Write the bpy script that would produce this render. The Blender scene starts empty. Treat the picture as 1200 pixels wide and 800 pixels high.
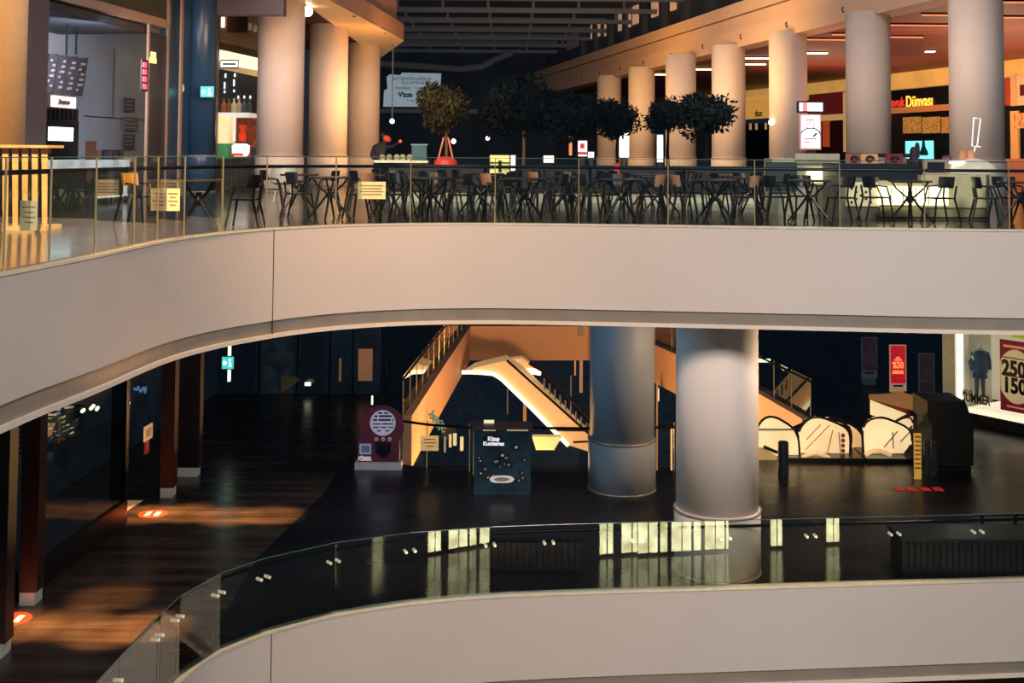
import bpy, bmesh, math, random
from mathutils import Vector, Matrix
random.seed(7)
C = bpy.context.scene.collection
SC = bpy.context.scene
V = Vector
# ------------------------------------------------------------------ camera
F = 1400.0; EYE = 7.16; CY0 = 113.0
PIT = math.atan(68.0/F); ROLL = 0.007
cam = bpy.data.cameras.new('camera'); camo = bpy.data.objects.new('camera', cam); C.objects.link(camo)
cam.sensor_width = 36; cam.lens = F/1200*36; cam.shift_y = (CY0-400)/1200
cam.clip_start = 0.05; cam.clip_end = 300
R = Matrix.Rotation(math.pi/2+PIT, 4, 'X') @ Matrix.Rotation(ROLL, 4, 'Z')
camo.matrix_world = Matrix.Translation((0, 0, EYE)) @ R
SC.camera = camo
EP = V((0, 0, EYE))
def ray(px, py):
    return (R.to_3x3() @ V(((px-600)/F, -(py-CY0)/F, -1)))
def atz(px, py, z):
    d = ray(px, py); t = (z-EYE)/d.z; return EP+d*t
def atD(px, py, D):
    d = ray(px, py); return EP+d*(D/d.y)
def pxat(X, Y, Z):
    v = R.to_3x3().transposed() @ (V((X, Y, Z))-EP)
    return 600+F*v.x/-v.z, CY0-F*v.y/-v.z
# ------------------------------------------------------------------ materials
def lin(c):
    c = c/255.0
    return c/12.92 if c <= .04045 else ((c+.055)/1.055)**2.4
def rgb(c): return (lin(c[0]), lin(c[1]), lin(c[2]), 1)
MC = {}
def mat(name, col, rough=.5, metal=0, emit=0, var=.08, scale=6, spec=.5, bump=0, ecol=None, coat=0):
    if name in MC: return MC[name]
    m = bpy.data.materials.new(name); m.use_nodes = True; nt = m.node_tree
    b = nt.nodes['Principled BSDF']
    tc = nt.nodes.new('ShaderNodeTexCoord'); n = nt.nodes.new('ShaderNodeTexNoise')
    n.inputs['Scale'].default_value = scale; n.inputs['Detail'].default_value = 3
    nt.links.new(tc.outputs['Object'], n.inputs['Vector'])
    r = nt.nodes.new('ShaderNodeValToRGB')
    c = rgb(col)
    r.color_ramp.elements[0].position = .3; r.color_ramp.elements[1].position = .7
    r.color_ramp.elements[0].color = [x*(1-var) for x in c[:3]]+[1]
    r.color_ramp.elements[1].color = [min(1, x*(1+var)) for x in c[:3]]+[1]
    nt.links.new(n.outputs['Fac'], r.inputs['Fac'])
    nt.links.new(r.outputs['Color'], b.inputs['Base Color'])
    b.inputs['Roughness'].default_value = rough; b.inputs['Metallic'].default_value = metal
    b.inputs['Specular IOR Level'].default_value = spec
    if coat: b.inputs['Coat Weight'].default_value = coat; b.inputs['Coat Roughness'].default_value = .05
    if emit:
        if ecol: b.inputs['Emission Color'].default_value = rgb(ecol)
        else: nt.links.new(r.outputs['Color'], b.inputs['Emission Color'])
        b.inputs['Emission Strength'].default_value = emit
    if bump:
        bp = nt.nodes.new('ShaderNodeBump'); bp.inputs['Strength'].default_value = bump
        nt.links.new(n.outputs['Fac'], bp.inputs['Height']); nt.links.new(bp.outputs['Normal'], b.inputs['Normal'])
    MC[name] = m; return m
def glassmat(name, tint, refl=1.0, rough=.01, ior=1.5):
    if name in MC: return MC[name]
    m = bpy.data.materials.new(name); m.use_nodes = True; nt = m.node_tree
    nt.nodes.remove(nt.nodes['Principled BSDF'])
    out = nt.nodes['Material Output']
    t = nt.nodes.new('ShaderNodeBsdfTransparent'); t.inputs[0].default_value = (*tint, 1)
    g = nt.nodes.new('ShaderNodeBsdfGlossy'); g.inputs['Roughness'].default_value = rough; g.inputs[0].default_value = (.97, .97, .9, 1)
    f = nt.nodes.new('ShaderNodeFresnel'); f.inputs['IOR'].default_value = ior
    mu = nt.nodes.new('ShaderNodeMath'); mu.operation = 'MULTIPLY'; mu.inputs[1].default_value = refl; mu.use_clamp = True
    mx = nt.nodes.new('ShaderNodeMixShader')
    nt.links.new(f.outputs[0], mu.inputs[0]); nt.links.new(mu.outputs[0], mx.inputs[0])
    nt.links.new(t.outputs[0], mx.inputs[1]); nt.links.new(g.outputs[0], mx.inputs[2]); nt.links.new(mx.outputs[0], out.inputs[0])
    MC[name] = m; return m
def streakmat(name, c0, c1, rough, sx, sy, tile=None, mort=(10, 10, 10), spec=.5, rot=0):
    m = bpy.data.materials.new(name); m.use_nodes = True; nt = m.node_tree; b = nt.nodes['Principled BSDF']
    tc = nt.nodes.new('ShaderNodeTexCoord'); mp = nt.nodes.new('ShaderNodeMapping')
    mp.inputs['Scale'].default_value = (sx, sy, 1)
    n = nt.nodes.new('ShaderNodeTexNoise'); n.inputs['Scale'].default_value = 1; n.inputs['Detail'].default_value = 5
    nt.links.new(tc.outputs['Object'], mp.inputs['Vector']); nt.links.new(mp.outputs[0], n.inputs['Vector'])
    r = nt.nodes.new('ShaderNodeValToRGB'); r.color_ramp.elements[0].position = .35; r.color_ramp.elements[1].position = .65
    r.color_ramp.elements[0].color = rgb(c0); r.color_ramp.elements[1].color = rgb(c1)
    nt.links.new(n.outputs['Fac'], r.inputs['Fac']); src = r.outputs['Color']
    if tile:
        br = nt.nodes.new('ShaderNodeTexBrick'); br.offset = 0.5 if rot else 0; br.inputs['Scale'].default_value = 1
        br.inputs['Brick Width'].default_value = tile[0]; br.inputs['Row Height'].default_value = tile[1]
        br.inputs['Mortar Size'].default_value = .006; br.inputs['Mortar'].default_value = rgb(mort)
        nt.links.new(tc.outputs['Object'], br.inputs['Vector'])
        nt.links.new(src, br.inputs['Color1']); nt.links.new(src, br.inputs['Color2']); src = br.outputs['Color']
    nt.links.new(src, b.inputs['Base Color'])
    b.inputs['Roughness'].default_value = rough; b.inputs['Specular IOR Level'].default_value = spec
    mr = nt.nodes.new('ShaderNodeMapRange'); mr.inputs[3].default_value = rough*.6; mr.inputs[4].default_value = rough*1.6
    nt.links.new(n.outputs['Fac'], mr.inputs[0]); nt.links.new(mr.outputs[0], b.inputs['Roughness'])
    MC[name] = m; return m
M_fascia = mat('fascia_paint', (205, 190, 178), .55, var=.03, scale=.5)
M_strip = mat('bronze_strip', (150, 138, 124), .3, .25, var=.08, scale=2)
M_lip = mat('lip_paint', (225, 205, 185), .5, var=.03)
M_seam = mat('dark_seam', (30, 28, 28), .7)
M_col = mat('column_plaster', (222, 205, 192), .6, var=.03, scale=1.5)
M_colb = mat('column_plaster_shaded', (150, 152, 155), .55, var=.04, scale=1.5)  # column plaster with the shade put into its colour
M_blue = mat('slate_blue_panel', (46, 76, 104), .3, .1, var=.06, scale=1)
M_navy = mat('dark_navy', (11, 21, 31), .6, var=.3, scale=.8, emit=1.5)  # emission lifts the blacks in place of ambient light
M_black = mat('black_plastic', (14, 16, 19), .38, var=.2)
M_blackm = mat('black_metal', (18, 19, 22), .3, .6)
M_steel = mat('brushed_steel', (190, 186, 176), .25, .9, var=.1, scale=12)
M_gold = mat('lit_brass_pin', (215, 190, 135), .3, .85, emit=.1)
M_brown = mat('dark_red_brown_wood', (62, 38, 36), .45, var=.2, scale=9)
M_beigef = mat('beige_frame', (150, 122, 100), .5)
M_glass = glassmat('railing_glass', (.9, .95, .9), 1.5)
M_glassl = glassmat('railing_glass_lower', (.78, .85, .82), 1.9)
M_shopglass = glassmat('shop_glass', (.75, .8, .8), 1.3)
M_wood = streakmat('walkway_floor', (40, 32, 28), (72, 58, 48), .24, .35, 3.2, (1.6, .45), (22, 17, 14), .4, rot=1)
M_dfloor = streakmat('dark_granite_floor', (18, 17, 21), (28, 25, 27), .26, .5, .9, (1.2, 1.2), (12, 12, 14), .32)
M_ufloor = streakmat('upper_tile_floor', (38, 42, 36), (58, 60, 50), .13, .5, .7, (.9, .9), (32, 34, 30), .38)
M_gfloor = streakmat('ground_floor_tile', (60, 54, 46), (84, 76, 64), .12, .5, .7, (1.2, 1.2), (30, 30, 30))
def em(name, col, s): return mat(name, col, .5, emit=s, var=.04)
# ------------------------------------------------------------------ builders
def obj(name, me_or_bm, m, parent=None, kind=None, label=None, smooth=False):
    if isinstance(me_or_bm, bmesh.types.BMesh):
        me = bpy.data.meshes.new(name); me_or_bm.to_mesh(me); me_or_bm.free()
    else: me = me_or_bm
    if smooth:
        for p in me.polygons: p.use_smooth = True
    if m and not me.materials: me.materials.append(m)
    o = bpy.data.objects.new(name, me); C.objects.link(o)
    if parent is not None: o.parent = parent
    if kind: o['kind'] = kind
    if label: o['label'] = label
    return o
def thing(name, label, cat, loc=(0, 0, 0), rz=0, group=None):
    o = bpy.data.objects.new(name, None); C.objects.link(o); o.empty_display_size = .1
    o.location = loc; o.rotation_euler = (0, 0, rz); o['label'] = label; o['category'] = cat
    if group: o['group'] = group
    return o
def tag(o, label, cat, group=None):
    o['label'] = label; o['category'] = cat
    if group: o['group'] = group
    return o
def B(): return bmesh.new()
def hexa(bm, pts):
    vs = [bm.verts.new(p) for p in pts]
    for f in ((0, 3, 2, 1), (4, 5, 6, 7), (0, 1, 5, 4), (1, 2, 6, 5), (2, 3, 7, 6), (3, 0, 4, 7)): bm.faces.new([vs[i] for i in f])
def box(bm, x0, y0, z0, x1, y1, z1):
    hexa(bm, [(x0, y0, z0), (x1, y0, z0), (x1, y1, z0), (x0, y1, z0), (x0, y0, z1), (x1, y0, z1), (x1, y1, z1), (x0, y1, z1)])
def prism(bm, poly, off):
    """poly: list of Vector; extruded by Vector off"""
    n = len(poly); a = [bm.verts.new(p) for p in poly]; b = [bm.verts.new(V(p)+V(off)) for p in poly]
    bm.faces.new(a); bm.faces.new(b[::-1])
    for i in range(n): bm.faces.new((a[(i+1) % n], a[i], b[i], b[(i+1) % n]))
    bmesh.ops.recalc_face_normals(bm, faces=bm.faces[:])
def tube(bm, pts, r, seg=8, r2=None):
    pts = [V(p) for p in pts]; rings = []
    n = len(pts)
    for i, p in enumerate(pts):
        t = (pts[min(i+1, n-1)]-pts[max(i-1, 0)]).normalized()
        up = V((0, 0, 1)) if abs(t.z) < .95 else V((1, 0, 0))
        a = t.cross(up).normalized(); b = t.cross(a).normalized()
        rr = r if r2 is None else r+(r2-r)*i/(n-1)
        rings.append([bm.verts.new(p+a*rr*math.cos(2*math.pi*k/seg)+b*rr*math.sin(2*math.pi*k/seg)) for k in range(seg)])
    for i in range(n-1):
        for k in range(seg):
            bm.faces.new((rings[i][k], rings[i][(k+1) % seg], rings[i+1][(k+1) % seg], rings[i+1][k]))
    bm.faces.new(rings[0][::-1]); bm.faces.new(rings[-1])
def lathe(bm, prof, x=0, y=0, seg=32):
    rings = [[bm.verts.new((x+r*math.cos(2*math.pi*k/seg), y+r*math.sin(2*math.pi*k/seg), z)) for k in range(seg)] for r, z in prof]
    for i in range(len(prof)-1):
        for k in range(seg):
            bm.faces.new((rings[i][k], rings[i][(k+1) % seg], rings[i+1][(k+1) % seg], rings[i+1][k]))
    bm.faces.new(rings[0][::-1]); bm.faces.new(rings[-1])
def quad(bm, a, b, c, d): bm.faces.new([bm.verts.new(p) for p in (a, b, c, d)])
def textmesh(name, s, size, m, loc, d=(1, 0, 0), parent=None, depth=.01, align='CENTER', bold=0, sx=1):
    cu = bpy.data.curves.new(name, 'FONT'); cu.body = s; cu.size = size; cu.align_x = align; cu.align_y = 'CENTER'
    cu.extrude = depth; cu.offset = bold; cu.resolution_u = 3
    o = bpy.data.objects.new(name, cu); C.objects.link(o)
    bpy.context.view_layer.update()
    me = bpy.data.meshes.new_from_object(o); bpy.data.objects.remove(o)
    d = V(d).normalized(); n = V((d.y, -d.x, 0))
    Mx = Matrix((( d.x*sx, 0, n.x, loc[0]), (d.y*sx, 0, n.y, loc[1]), (0, 1, 0, loc[2]), (0, 0, 0, 1)))
    me.transform(Mx); me.materials.clear(); me.materials.append(m)
    o = bpy.data.objects.new(name, me); C.objects.link(o)
    if parent is not None: o.parent = parent
    return o
class Plane:
    """a vertical wall plane through p0 with horizontal direction d; pixels of the reference are projected on it"""
    def __init__(s, p0, d):
        s.p = V((p0[0], p0[1], 0)); s.d = V((d[0], d[1], 0)).normalized(); s.n = V((s.d.y, -s.d.x, 0))
        if s.n.y > 0 and abs(s.n.y) > .05: s.n = -s.n
    def hit(s, px, py, off=0):
        r = ray(px, py); p = s.p+s.n*off; t = (p-V((0, 0, 0))).dot(s.n)/r.dot(s.n)
        return EP+r*t
    def uz(s, px, py, off=0):
        h = s.hit(px, py, off); return (h-s.p).dot(s.d), h.z
    def at(s, u, z, off=0): q = s.p+s.d*u+s.n*off; return V((q.x, q.y, z))
    def rect(s, x0, y0, x1, y1, off=0):
        ym = (y0+y1)/2; xm = (x0+x1)/2
        return s.uz(x0, ym, off)[0], s.uz(xm, y1, off)[1], s.uz(x1, ym, off)[0], s.uz(xm, y0, off)[1]
    def bx(s, bm, u0, z0, u1, z1, off=0, th=.05):
        a, b, c, e = s.at(u0, z0, off), s.at(u1, z0, off), s.at(u1, z0, off-th), s.at(u0, z0, off-th)
        dz = V((0, 0, z1-z0)); hexa(bm, [a, b, c, e, a+dz, b+dz, c+dz, e+dz])
    def pbx(s, bm, x0, y0, x1, y1, off=0, th=.05, z0=None, z1=None):
        u0, a, u1, b = s.rect(x0, y0, x1, y1, off)
        if z0 is not None: a = z0
        if z1 is not None: b = z1
        s.bx(bm, u0, a, u1, b, off, th)
def one(name, m, f, parent=None, **k):
    bm = B(); f(bm); bmesh.ops.recalc_face_normals(bm, faces=bm.faces[:]); return obj(name, bm, m, parent, **k)
def struct(name, m, f, **k):
    return one(name, m, f, kind='structure', **k)

# ------------------------------------------------------------------ slab edges (plan curves)
def resample(pts, step=.35, smooth=6):
    P = [V(p) for p in pts]
    out = [P[0]]
    for i in range(len(P)-1):
        a = P[max(i-1, 0)]; b = P[i]; c = P[i+1]; d = P[min(i+2, len(P)-1)]
        n = max(1, int((c-b).length/step))
        for k in range(1, n+1):
            t = k/n
            out.append(.5*((2*b)+(c-a)*t+(2*a-5*b+4*c-d)*t*t+(3*b-a-3*c+d)*t**3))
    for _ in range(smooth):
        out = [out[0]]+[(out[i-1]+out[i]*2+out[i+1])/4 for i in range(1, len(out)-1)]+[out[-1]]
    return out
up_px = [(0, 322.5), (30, 317), (62, 310.5), (119, 299.5), (160, 290), (187, 283.5), (217, 278.5), (262, 273), (300, 269.5), (340, 266.8), (400, 264.3), (500, 262.5), (600, 262.8), (700, 264), (850, 266), (1000, 268), (1200, 270.5)]
up = [atz(x, y, 6) for x, y in up_px]
up = [V((-5.2, -.5, 6)), V((-5.1, 4, 6)), V((-5.0, 8, 6))]+up+[V((13, up[-1].y+.25, 6)), V((22, up[-1].y+.6, 6))]
UP = resample(up)
lo_px = [(208, 800), (237, 774), (279, 752), (318, 738), (352, 728), (390, 719.5), (430, 712.5), (480, 706.5), (540, 701), (600, 698), (660, 696), (730, 693.5), (800, 691.5), (900, 688.8), (1000, 686), (1100, 683), (1200, 680)]
lo = [atz(x, y, 0) for x, y in lo_px]
lo = [V((-5.0, -.5, 0)), V((-4.95, 5, 0)), V((-4.8, 11, 0))]+lo+[V((13, lo[-1].y+.5, 0)), V((22, lo[-1].y+1.2, 0))]
LO = resample(lo)
def nrm(P, i):
    t = (P[min(i+1, len(P)-1)]-P[max(i-1, 0)]).normalized(); return V((t.y, -t.x, 0))   # points to the atrium
def sweep(bm, P, prof, close=True):
    """prof(i)-> list of (out, z)"""
    rings = []
    for i, p in enumerate(P):
        n = nrm(P, i); rings.append([bm.verts.new((p.x+n.x*o, p.y+n.y*o, z)) for o, z in prof(i)])
    m = len(rings[0])
    for i in range(len(P)-1):
        for k in range(m if close else m-1):
            bm.faces.new((rings[i][k], rings[i+1][k], rings[i+1][(k+1) % m], rings[i][(k+1) % m]))
def lipz(i):
    Y = UP[i].y
    t = max(0, min(1, (18-Y)/6)); return 4.355+.17*t
def interp_px(P, px, z):
    """the point of the curve seen at column px"""
    best = None
    for i in range(len(P)-1):
        if P[i].y < 5: continue
        a = pxat(P[i].x, P[i].y, z)[0]; b = pxat(P[i+1].x, P[i+1].y, z)[0]
        if (a-px)*(b-px) <= 0 and abs(a-b) > 1e-6:
            t = (px-a)/(b-a); q = P[i].lerp(P[i+1], t); n = nrm(P, i)
            best = (V((q.x, q.y, z)), n, i+t)
    return best
def slab(name, P, ztop, dz, lz, seams, thick):
    o = struct(name, M_fascia, lambda bm: sweep(bm, P, lambda i: [(0, ztop), (0, lz(i)+.26), (-.25, lz(i)+.26), (-.25, ztop-.01)]))
    one('bronze_strip', M_strip, lambda bm: sweep(bm, P, lambda i: [(-.03, lz(i)+.262), (-.03, lz(i)+.055), (-.2, lz(i)+.055), (-.2, lz(i)+.262)]), o)
    one('bottom_lip', M_lip, lambda bm: sweep(bm, P, lambda i: [(.015, lz(i)+.06), (.015, lz(i)), (-.25, lz(i)), (-.25, lz(i)+.06)]), o)
    one('top_trim', mat('pale_trim_'+name, (235, 222, 190), .35, .3), lambda bm: sweep(bm, P, lambda i: [(.012, ztop+.02), (.012, ztop-.012), (-.16, ztop-.012), (-.16, ztop+.02)]), o)
    def sm(bm):
        for px in seams:
            q, n, i = interp_px(P, px, ztop); t = V((-n.y, n.x, 0))
            zb = lz(int(i))+.06
            c = q+n*.003
            prism(bm, [c-t*.008, c+t*.008, c+t*.008+V((0, 0, zb-ztop)), c-t*.008+V((0, 0, zb-ztop))], -n*.01)
    one('panel_joint', M_seam, sm, o)
    for q in [o]+list(o.children):
        for p in q.data.polygons: p.use_smooth = True
        q.data.set_sharp_from_angle(angle=.6)
    return o
slab('trim_1', UP, 6, 0, lipz, [321], 0)
slab('trim_2', LO, 0, 0, lambda i: -1.6, [318], 0)
def floorpoly(name, m, P, tail, z, th):
    def f(bm):
        pts = [V((p.x-nrm(P, i).x*.15, p.y-nrm(P, i).y*.15, z)) for i, p in enumerate(P)]+[V((*q, z)) for q in tail]
        prism(bm, pts, (0, 0, -th))
    return struct(name, m, f)
floorpoly('floor_upper', M_ufloor, UP, [(40, UP[-1].y), (40, 96), (-24, 96), (-24, -.5)], 6, .03)
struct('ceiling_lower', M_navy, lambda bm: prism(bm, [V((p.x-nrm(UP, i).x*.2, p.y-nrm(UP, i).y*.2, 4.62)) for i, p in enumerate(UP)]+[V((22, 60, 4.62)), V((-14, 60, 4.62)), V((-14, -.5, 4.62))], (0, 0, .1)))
# lower floor with the escalator void
vn = [atz(x, y, 0) for x, y in ((455, 541), (500, 548), (550, 552.5), (690, 553), (790, 551.5), (884, 551))]
vr = [atz(x, y, 0) for x, y in ((950, 490), (888, 455), (830, 428), (768, 401), (735, 390), (692, 381))]
vl = [atz(x, y, 0) for x, y in ((545, 381), (508, 434), (472, 487))]
VOID = [V((p.x, p.y, 0)) for p in vn+[V((6.0, 30.0, 0))]+vr+vl]
def lowfloor(bm):
    from mathutils.geometry import tessellate_polygon
    L = [V((p.x-nrm(LO, i).x*.15, p.y-nrm(LO, i).y*.15, 0)) for i, p in enumerate(LO)]
    outer = L+[V((22, 62, 0)), V((-14, 62, 0)), V((-14, -.5, 0))]
    pts = outer+VOID
    vs = [bm.verts.new(p) for p in pts]
    for t in tessellate_polygon([outer, VOID]):
        try: f = bm.faces.new([vs[k] for k in t])
        except ValueError: continue
        f.normal_update()
        if f.normal.z < 0: f.normal_flip()
def area2(P): return sum(P[i].x*P[(i+1) % len(P)].y-P[(i+1) % len(P)].x*P[i].y for i in range(len(P)))
bmf = B(); lowfloor(bmf); obj('floor_lower', bmf, M_dfloor, kind='structure')
# brown walkway along the left shops, laid on the slab
def walk(bm):
    pts = []
    for i, p in enumerate(LO):
        if p.y < 21 and p.x < -4.19: n = nrm(LO, i); pts.append(V((p.x-n.x*.15, p.y-n.y*.15, .004)))
    pts += [V((-4.45, 21.5, .004)), V((-3.9, 25.6, .004)), V((-3.6, 35.8, .004)), V((-14, 35.8, .004)), V((-14, -.5, .004))]
    vs = [bm.verts.new(p) for p in pts]; f = bm.faces.new(vs); bmesh.ops.triangulate(bm, faces=[f])
struct('floor_walkway', M_wood, walk)
struct('floor_ground', M_gfloor, lambda bm: box(bm, -20, -14, -6.1, 26, 62, -6))
# void fascia and the lining below
M_vf = mat('void_fascia_lit', (236, 184, 148), .55, var=.03)  # white fascia; the orange light on it is put into the colour
def vfas(bm):
    for a, b in zip((vr+vl)[:-1], (vr+vl)[1:]):
        t = (b-a).normalized(); n = V((-t.y, t.x, 0))
        prism(bm, [a, b, b+V((0, 0, -1.42)), a+V((0, 0, -1.42))], -n*(-.25))
vf = struct('trim_3', M_vf, vfas)
struct('wall_void', mat('void_wall', (8, 18, 27), .8, var=.3, emit=1.2, spec=.2), lambda bm: [box(bm, -5.5, 51.2, -6, 9, 51.5, -1.3), box(bm, -3.6, 33, -6, -3.4, 51.4, -1.5)])  # wall glows a little in place of bluish ambient light
# outer shell
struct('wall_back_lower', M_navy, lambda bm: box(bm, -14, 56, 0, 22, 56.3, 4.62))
struct('wall_far', mat('far_wall', (10, 17, 24), .7, var=.3, scale=.4, emit=.7, spec=.2), lambda bm: box(bm, -24, 92, 6, 26, 92.4, 17))  # bluish ambient light put in as emission
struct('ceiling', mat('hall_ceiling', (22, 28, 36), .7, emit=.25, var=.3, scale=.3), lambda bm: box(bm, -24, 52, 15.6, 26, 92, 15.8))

# ------------------------------------------------------------------ railings
def railing(name, label, P, z, joints, glass, hrz, studs, pin):
    t = thing(name, label, 'railing', (0, 0, 0))
    q = [interp_px(P, px, z) if not isinstance(px, tuple) else (lambda i: (V((P[i].x, P[i].y, z)), nrm(P, i), i))(min(range(len(P)), key=lambda i: abs(P[i].y-px[0])+(0 if P[i].x < 0 else 99))) for px in joints]
    H = 1.1
    for k in range(len(q)-1):
        a = q[k][0]-q[k][1]*.07; b = q[k+1][0]-q[k+1][1]*.07; d = (b-a).normalized()*.006
        bm = B(); quad(bm, a+d+V((0, 0, .03)), b-d+V((0, 0, .03)), b-d+V((0, 0, H)), a+d+V((0, 0, H)))
        f = bm.faces[:][0] if False else None
        bm.faces.ensure_lookup_table(); bm.normal_update()
        if bm.faces[0].normal.dot(q[k][1]) < 0: bmesh.ops.reverse_faces(bm, faces=bm.faces[:])
        obj('glass_panel', bm, glass, t)
        bm = B(); tube(bm, [a+d+V((0, 0, H)), b-d+V((0, 0, H))], .006, 6); obj('glass_edge', bm, mat('glass_edge', (70, 100, 92), .2, emit=.08), t)
    for k, (p, n, i) in enumerate(q):
        p = p-n*.07; s = V((-n.y, n.x, 0))
        if pin:
            bm = B(); tube(bm, [p+V((0, 0, .02)), p+V((0, 0, H))], .012 if p.x < -2.5 else .009, 6); obj('post', bm, M_gold, t)
        if studs:
            for sg in (-1, 1):
                bm = B(); c = p+s*sg*.075+V((0, 0, .8)); tube(bm, [c+n*.02, c-n*.1], .024, 10); obj('clamp', bm, mat('stud_metal', (240, 225, 190), .15, .9, emit=.5), t)
    def hr(bm):
        i0, i1 = int(q[0][2]), int(q[-1][2])+1
        tube(bm, [P[i]-nrm(P, i)*.17+V((0, 0, hrz)) for i in range(i0, i1+1)], .026, 8)
    one('handrail', M_blackm, hr, t, smooth=True)
    return t
railing('glass_railing', 'long glass railing with brass pins and black handrail along the upper gallery', UP, 6,
        [-60, 12, 65, 118, 163, 190, 221, 265, 316, 396, 482, 580, 678, 783, 885, 985, 1085, 1185, 1285], M_glass, .95, False, True)
railing('glass_railing', 'curved glass railing with paired round clamps along the lower gallery', LO, 0,
        [(11,), (12.3,), (13.6,), (14.8,), (15.9,), (16.8,), 262, 313, 394, 482, 575, 644, 748, 852, 953, 1052, 1150, 1250], M_glassl, .97, True, False)
def short_rail(label, pts, z, glass=M_glass, studs=False):
    t = thing('glass_railing', label, 'railing', (0, 0, 0))
    for a, b in zip(pts[:-1], pts[1:]):
        a = V((a.x, a.y, z)); b = V((b.x, b.y, z)); n = int(max(1, round((b-a).length/1.5)))
        for k in range(n):
            p = a.lerp(b, k/n); q = a.lerp(b, (k+1)/n)
            bm = B(); quad(bm, p+V((0, 0, .04)), q+V((0, 0, .04)), q+V((0, 0, 1.08)), p+V((0, 0, 1.08))); bm.normal_update(); bm.faces.ensure_lookup_table()
            if bm.faces[0].normal.dot(-((p+q)/2)) < 0: bmesh.ops.reverse_faces(bm, faces=bm.faces[:])
            obj('glass_panel', bm, glass, t)
            bm = B(); tube(bm, [p, p+V((0, 0, 1.08))], .014, 6); obj('post', bm, M_gold, t)
    one('handrail', M_blackm, lambda bm: tube(bm, [V((p.x, p.y-.1, z+1.0)) for p in pts], .03, 8), t)
    return t
short_rail('straight glass railing behind the book box at the near edge of the escalator void', VOID[:6], 0)
short_rail('glass railing along the left edge of the escalator void', [vl[2], vl[1], vl[0]], 0)
short_rail('dark glass railing descending behind the right escalators along the void', vr[:5], 0)

# ------------------------------------------------------------------ columns
def column(label, px, D, dia, z0, z1, m, ring=None, skirt=1.08, name='column', grp=None):
    X = (px-600)/F*D if not isinstance(px, V) else px.x
    t = thing(name, label, 'column', (X, D, z0), 0, grp); r = dia/2
    bm = B(); lathe(bm, [(r, skirt), (r, z1-z0)], seg=64); obj('shaft', bm, m, t, smooth=False)
    bm = B(); lathe(bm, [(r+.03, .04), (r+.035, skirt-.05), (r+.02, skirt), (r-.02, skirt+.01)], seg=64); obj('skirt', bm, m, t)
    bm = B(); lathe(bm, [(r+.045, 0), (r+.045, .04)], seg=64); obj('base_ring', bm, M_strip, t)
    bm = B(); lathe(bm, [(r+.045, skirt-.04), (r+.05, skirt-.01), (r+.03, skirt)], seg=64); obj('ring', bm, mat('ring_metal', (150, 135, 120), .4, .3), t)
    for o in t.children:
        for p in o.data.polygons: p.use_smooth = len(p.vertices) == 4
    return t
column('broad pale round column, nearer of the two behind the lower glass railing', 840, 21.07, 1.42, 0, 4.6, M_col)
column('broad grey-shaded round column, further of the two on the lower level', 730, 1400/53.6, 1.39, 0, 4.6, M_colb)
ZC = 11.68
names = ['largest', 'second nearest', 'third nearest', 'fourth nearest', 'fifth nearest', 'sixth nearest', 'seventh nearest']
for k, (px, w) in enumerate([(1145, 61), (1018, 51), (924, 44), (854, 39), (798, 35.5), (752, 31), (714, 28)]):
    column(f'pale round column with low skirt, {names[k]} of the row along the right food court', px, F*1.36/w, 1.36, 6, ZC, M_col)
for k, (px, w) in enumerate([(328.5, 54), (384.5, 45), (425.5, 38.5)]):
    column(f'warm lit round column, {["nearest", "middle", "farthest"][k]} of the three at the left terrace', px, F*1.39/w, 1.39, 6, 11.8, M_col)
column('orange lit column at the left edge beside the slatted rack', -14, 24, 1.4, 6, 15, mat('orange_column', (238, 190, 130), .5, var=.03), name='column')
FL = Plane((-10.15, 27.1), (.116, .993))
FL.n = V((.993, -.116, 0))
FR = Plane((21.3, 62), (.243, -.97)); FR.n = V((-.97, -.243, 0))

# ------------------------------------------------------------------ right bulkhead, ceiling, upper wall
bd = V((-.174, .985, 0)); b0 = V((11.0+.6, 35.6, 0))
RB = Plane((11.35, 35.6), (-.174, .985)); RB.n = V((-.985, -.174, 0))
def rb(u, off, z): return RB.at(u, z, off)
def rbox(name, m, off, th, z0, z1, u0=-18, u1=58, parent=None):
    return one(name, m, lambda bm: RB.bx(bm, u0, z0, u1, z1, off, th), parent)
M_bulk = mat('bulkhead_paint', (214, 178, 150), .55, var=.04, scale=.6)
bk = struct('trim_4', M_bulk, lambda bm: RB.bx(bm, -18, ZC-.12, 58, ZC+.62, 0, .9))
rbox('upper_band', M_bulk, -.25, .6, ZC+.66, ZC+1.2, parent=bk)
rbox('top_band', M_bulk, -.12, .7, ZC+1.24, ZC+1.75, parent=bk)
rbox('shadow_gap', M_seam, -.3, .5, ZC+.6, ZC+1.3, parent=bk)
# little dark brackets on the band
for k in range(11):
    u = -6+k*4.6
    def hook(bm, u=u):
        tube(bm, [RB.at(u, ZC+.36, .01), RB.at(u+.04, ZC+.3, .05), RB.at(u, ZC+.24, .05), RB.at(u-.03, ZC+.17, .02)], .025, 6)
    tag(one('wall_hook', M_seam, hook), 'small dark curved bracket on the pale bulkhead above the right columns', 'bracket', 'brackets along the bulkhead')
M_rceil = streakmat('food_court_ceiling', (92, 46, 42), (134, 74, 62), .5, .15, 6, (3.0, .6), (30, 18, 18))
struct('ceiling_right', M_rceil, lambda bm: prism(bm, [RB.at(-18, ZC, -.5), RB.at(58, ZC, -.5), RB.at(58, ZC, -34), RB.at(-18, ZC, -34)], (0, 0, .1)))
uw = struct('wall_right_upper', mat('clerestory_dark', (26, 30, 38), .5, var=.3, scale=.5, emit=.2), lambda bm: RB.bx(bm, -18, ZC+1.7, 58, 16.5, -1.2, .2))
M_pil = mat('clerestory_pilaster', (34, 38, 48), .5, emit=.2)
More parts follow.
